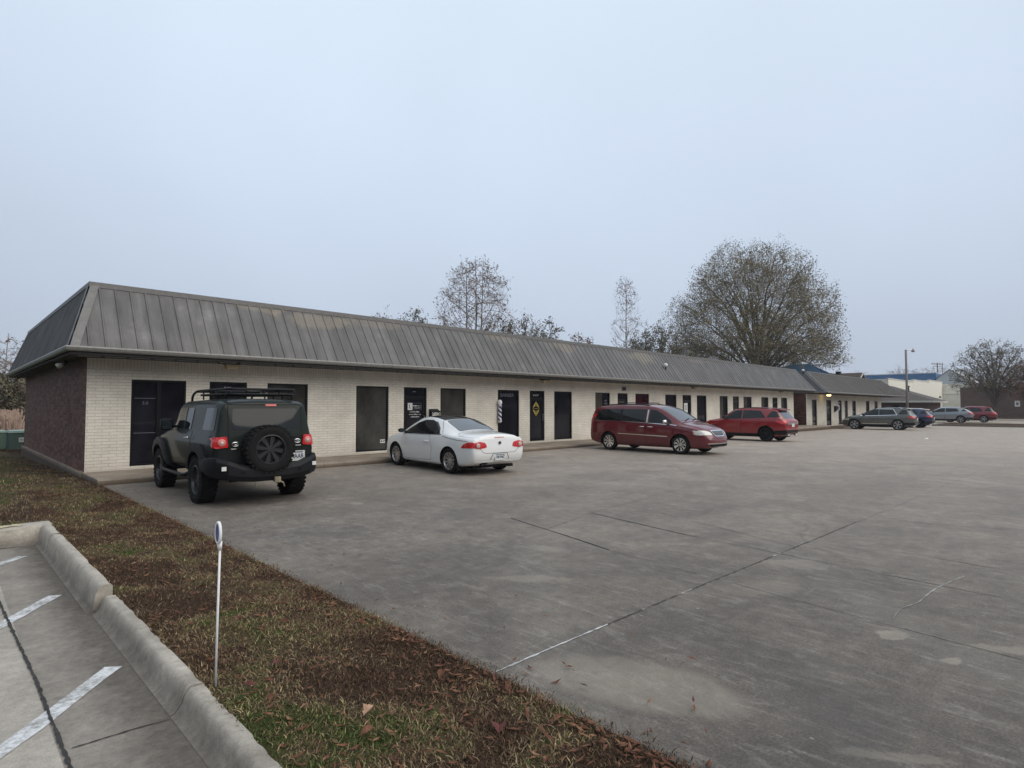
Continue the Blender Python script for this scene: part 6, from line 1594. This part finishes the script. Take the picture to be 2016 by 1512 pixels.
def hip_house():
    t_ = thing('brick_house', 'low dark brick house with grey brown hip roof behind the lamp post', 'house', (106, 22, -.2))
    x0, x1, y0, y1 = -6, 6, -6.25, 14; ze = 2.72; zr = 5.35; ra, rb_ = .7, 6.
    b = MB(); b.box(x0+.55, x1-.55, y0+.9, y1-.6, 0, ze-.05); b.build('wall', M['redbrick'], t_)
    b = MB(); b.box(x0+.54, x0+.55, -2, -1.2, 0, 2.1); b.box(x0+.54, x0+.55, 1.2, 3.2, .7, 2.1); b.build('window', M['frame'], t_)
    b = MB(); e = [(x0, y0, ze), (x1, y0, ze), (x1, y1, ze), (x0, y1, ze)]; r0, r1 = (0, ra, zr), (0, rb_, zr)
    b.add(e+[r0, r1], [(0, 1, 4), (1, 2, 5, 4), (2, 3, 5), (3, 0, 4, 5)]); rf = b.build('roof', M['shingle'], t_)
    b = MB(); b.box(x0+.0, x0+.05, y0, y1, ze-.26, ze-.005); b.box(x0+.051, x1, y0, y0+.05, ze-.26, ze-.005); b.box(x0+.06, x1-.06, y0+.06, y1-.06, ze-.24, ze-.2); b.build('fascia', M['fascia'], rf)
    b = MB(); b.tube([(-2, -2.6, 4.), (-2, -2.6, 4.9)], .1, 8); b.tube([(-2, -2.6, 4.85), (-2, -2.6, 5.0)], .17, 8); b.build('roof_vent', M['trim'], rf)
hip_house()
def warehouse():
    t_ = thing('warehouse', 'cream painted warehouse with stepped parapet behind the lamp post', 'warehouse', (128, 26, -.2))
    b = MB(); hs = [(-24, -6, 6.15), (-6, 8, 6.55), (8, 22, 6.95)]
    for x0, x1, h_ in hs: b.box(x0, x1-.001, -4, 20, 0, h_)
    b.build('wall', M['cream'], t_)
    b = MB()
    for x0, x1, h_ in hs: b.box(x0-.1, x1+.1, -4.06, -3.7, h_+.0, h_+.14)
    b.build('parapet_cap', M['fascia'], t_)
    b = MB(); b.box(22.0, 26, -11.5, 6, 0, 4.4); b.box(22.2, 26, -11.3, 6, 4.4, 6.6); b.build('dock_block', M['cream'], t_)
    b = MB()
    b.box(21.9, 22., -11.6, -4.1, 4.38, 4.56); b.build('dock_ledge', M['fascia'], t_)
    b = MB()
    for z in (1., 1.7, 2.4, 3.1): b.box(21.96, 22., -11., -5, z, z+.05)
    b.box(21.93, 22., -10., -6, 2.3, 2.42); b.build('dock_door', M['cream'], t_)
    b = MB(); b.tube([(18, -4.3, 3.7), (18, -4.02, 3.9)], .16, 8); b.build('wall_lamp', M['trim'], t_)
warehouse()
def blue_building():
    t_ = thing('metal_building', 'far long building with bright blue metal wall and pale gable end above the cream warehouse', 'building', (192, 36, -.3))
    b = MB(); b.box(0, 20, -6.5, 26, 0, 11.0); b.build('wall', M['blueband'], t_)
    b = MB(); b.box(-.05, 20, -6.55, 26, 11.0, 11.2); b.build('roof', M['creamgrey'], t_)
    b = MB(); b.add([(-.1, -6.6, 0), (-.1, -6.6, 9.6), (-.1, -9.6, 12.0), (-.1, -13.5, 8.8), (-.1, -17, 7.4), (-.1, -17, 0), (20, -6.6, 0), (20, -6.6, 9.6), (20, -9.6, 12.), (20, -13.5, 8.8), (20, -17, 7.4), (20, -17, 0)],
        [(0, 1, 2, 3, 4, 5), (1, 7, 8, 2), (2, 8, 9, 3), (3, 9, 10, 4), (4, 10, 11, 5), (11, 10, 9, 8, 7, 6)]); b.build('gable_end', M['creamgrey'], t_)
    b = MB(); b.beam((-.14, -6.6, 9.6), (-.14, -9.6, 12.), .1, .3, (1, 0, 0)); b.beam((-.145, -9.6, 12.), (-.145, -13.5, 8.8), .1, .3, (1, 0, 0)); b.beam((-.14, -13.5, 8.8), (-.14, -17, 7.4), .1, .3, (1, 0, 0)); b.build('gable_trim', M['shingle'], t_)
blue_building()
t_ = thing('blue_roof_building', 'building with steep blue metal hip roof under the large oak', 'building', (83.2, 27.3, -.3))
b = MB(); b.box(-3.9, 3.9, -4.4, 5.4, 0, 5.0); b.build('wall', M['cream'], t_)
b = MB(); b.add([(-4.4, -5, 4.9), (4.4, -5, 4.9), (4.4, 6, 4.9), (-4.4, 6, 4.9), (0, -.6, 7.75), (0, 1.6, 7.75)], [(0, 1, 4), (1, 2, 5, 4), (2, 3, 5), (3, 0, 4, 5)]); rf = b.build('roof', M['bluemetal'], t_)
b = MB()
for k in range(-8, 9):
    x = k*.5; z_ = 4.9+2.85*(1-abs(x)/4.4); b.beam((x, -5, 4.92), (x, -5+4.4*(1-abs(x)/4.4), z_+.02), .04, .05)
b.build('roof_seam', M['bluemetal'], rf)
def brick_store():
    t_ = thing('brick_building', 'long low brown brick building wall at the right behind the crimson crossover', 'building', (115.8, 0, -.2))
    b = MB(); b.box(0, 30, -60, 14.7, 0, 4.75); b.build('wall', M['farbrick'], t_)
    b = MB(); b.box(-.06, 30.06, -60.06, 14.76, 4.75, 4.9); b.build('parapet_cap', M['rooftrim'], t_)
    b = MB(); b.box(-.05, -.002, 11.7, 12.6, 1.1, 2.0); b.build('wall_panel', plain('grey_panel', (.2, .18, .17), .6), t_)
    b = MB(); b.box(-.06, -.002, 7.55, 8.15, 1.85, 2.75); s_ = b.build('wall_sign', M['white'], t_)
    b = MB(); b.box(-.064, -.061, 7.7, 8.0, 2.1, 2.5); b.build('sign_print', M['dimdecal'], s_)
brick_store()
# lamp post, utility pole
t_ = thing('lamp_post', 'grey wooden lamp post with small arm lamp beside the far cars', 'lamp post', (73.7, 13.9, gz(70)))
b = MB(); b.tube([(0, 0, 0), (.0, 0, 4), (0, 0, 7.95)], [.125, .115, .10], 12); b.build('pole', M['woodpole'] if 'woodpole' in M else plain('grey_pole', (.22, .205, .19), .85, var=.15, scale=3.), t_, smooth=True)
b = MB(); b.tube([(0, 0, 7.85), (.25, -.25, 7.9), (.5, -.5, 7.9)], .025, 8); b.build('arm', M['alloy'], t_)
b = MB(); b.lathe([(.05, .26), (.07, .12), (.16, .05), (.18, -.02), (.14, -.1), (0, -.14)], 14, 'z', (.55, -.55, 7.82)); b.build('lamp_head', plain('lamp_shade', (.32, .25, .23), .5), t_, smooth=True)
t_ = thing('utility_pole', 'far wooden utility pole with crossarms above the blue building', 'utility pole', (251, 88, -.3))
dx, dy = world_dir(1847); t_.location = (dx*230, dy*230, -.3)
b = MB(); b.tube([(0, 0, 0), (0, 0, 19.4)], [.28, .2], 8); b.build('pole', M['wood'], t_)
b = MB(); b.beam((-1.6, 1.6, 18.9), (1.6, -1.6, 18.9), .2, .22); b.beam((-1.2, 1.2, 18.), (1.2, -1.2, 18.), .16, .18)
for k in (-1.5, -.7, .7, 1.5): b.tube([(k, -k, 19.), (k, -k, 19.45)], .1, 6)
b.build('crossarm', M['wood'], t_)
dx, dy = world_dir(1857)
t_ = thing('utility_pole', 'thin faint farther utility pole right of the first one', 'utility pole', (dx*290, dy*290, -.3))
b = MB(); b.tube([(0, 0, 0), (0, 0, 23.5)], [.2, .14], 8); b.build('pole', M['wood'], t_); b = MB(); b.beam((-1, 1, 23), (1, -1, 23), .14, .14); b.build('crossarm', M['wood'], t_)
# trees on the right
dx, dy = world_dir(1955)
big_oak('tree', 'dark thinning tree in front of the brown brick building', (dx*80, dy*80, -.2), 10.9, 4.6, 61, nl=30, zc=.52, base=2.0, bark_='scrubbark', leaf='scrubleaf', leafn=9000, lsz=.10, r0=.28, low=.10, sub=8, twig=6, tw=.016, fill=1500)
dx, dy = world_dir(2040)
big_oak('tree', 'reddish brown tree cut by the right edge of the photo', (dx*76, dy*76, -.2), 8.3, 3.6, 62, nl=26, zc=.5, base=1.6, bark_='scrubbark', leaf='brownleaf', leafn=9000, lsz=.11, r0=.22, low=.14, sub=8, twig=6, tw=.018)
# far tree line, pale bark standing in for haze
for i, u in enumerate((1690, 1770, 1790, 1815, 1840, 1870, 1900, 1930, 1960, 1990, 2020, 2050)):
    Z = 240+20*(i % 3); dx, dy = world_dir(u)
    bare_tree('far_tree', 'faint grey distant tree above the far roofs', (dx*Z, dy*Z, -.3), 1.7+Z*(66+(i*29 % 17))/1135, 8., 700+i, bark_='palebark', leafn=0, lsz=.5, r0=.4, nb=22, crown0=.2, tw=.09, upleaf=False, group='far tree line')

# ------------------------------------------------------------------ unseen woods added outside the frame to darken reflections in glass and paint
M['woodsleaf'] = leafm('dark_reflection_leaves', (.035, .035, .028), (.05, .05, .036), (.065, .06, .042), .3)  # leaf colour darkened so the added woods mirror dark
def woods(name, segs, h0, h1, n, lsz):
    v = np.zeros((n, 4, 3)); r = np.random.default_rng(5)
    S = np.array(segs, float); k = r.integers(0, len(S), n); q = r.random(n)
    x = S[k, 0]+(S[k, 2]-S[k, 0])*q+r.normal(0, 3, n); y = S[k, 1]+(S[k, 3]-S[k, 1])*q+r.normal(0, 3, n)
    top = h0+(h1-h0)*(.5+.5*np.sin(x*.21+y*.17)*np.sin(x*.07-y*.11)); z = -.4+r.random(n)**.85*top
    p_ = np.stack([x, y, z], 1); a = r.normal(0, 1, (n, 3)); a /= np.linalg.norm(a, axis=1)[:, None]
    c_ = r.normal(0, 1, (n, 3)); c_ -= a*np.sum(a*c_, 1)[:, None]; c_ /= np.linalg.norm(c_, axis=1)[:, None]
    sz = lsz*(.5+r.random(n))[:, None]
    v[:, 0] = p_-a*sz; v[:, 1] = p_+c_*sz*.6; v[:, 2] = p_+a*sz; v[:, 3] = p_-c_*sz*.6
    me = bpy.data.meshes.new(name); me.vertices.add(4*n); me.vertices.foreach_set('co', v.ravel()); me.loops.add(4*n); me.loops.foreach_set('vertex_index', np.arange(4*n, dtype=np.int32))
    me.polygons.add(n); me.polygons.foreach_set('loop_start', (np.arange(n)*4).astype(np.int32)); me.polygons.foreach_set('loop_total', np.full(n, 4, np.int32)); me.update(calc_edges=True)
    me.materials.append(M['woodsleaf']); o = link(name, me); o['kind'] = 'stuff'
woods('reflection_woods', [(-27, 44, -27, -45), (-27, -45, -48, -45), (-48, -45, 40, -62), (40, -62, 130, -75)], 8, 13, 18000, .9)

# ------------------------------------------------------------------ misty air
b = MB(); b.box(-120, 420, -110, 330, -1.4, 40); hz = b.build('haze', [])
t = NT('mist'); pv = t.n('ShaderNodeVolumePrincipled', {'Color': (.86, .90, .96), 'Density': .00045, 'Anisotropy': .0})
o_ = t.n('ShaderNodeOutputMaterial'); t.t.links.new(pv.outputs[0], o_.inputs['Volume']); hz.data.materials.append(t.m); hz['kind'] = 'stuff'
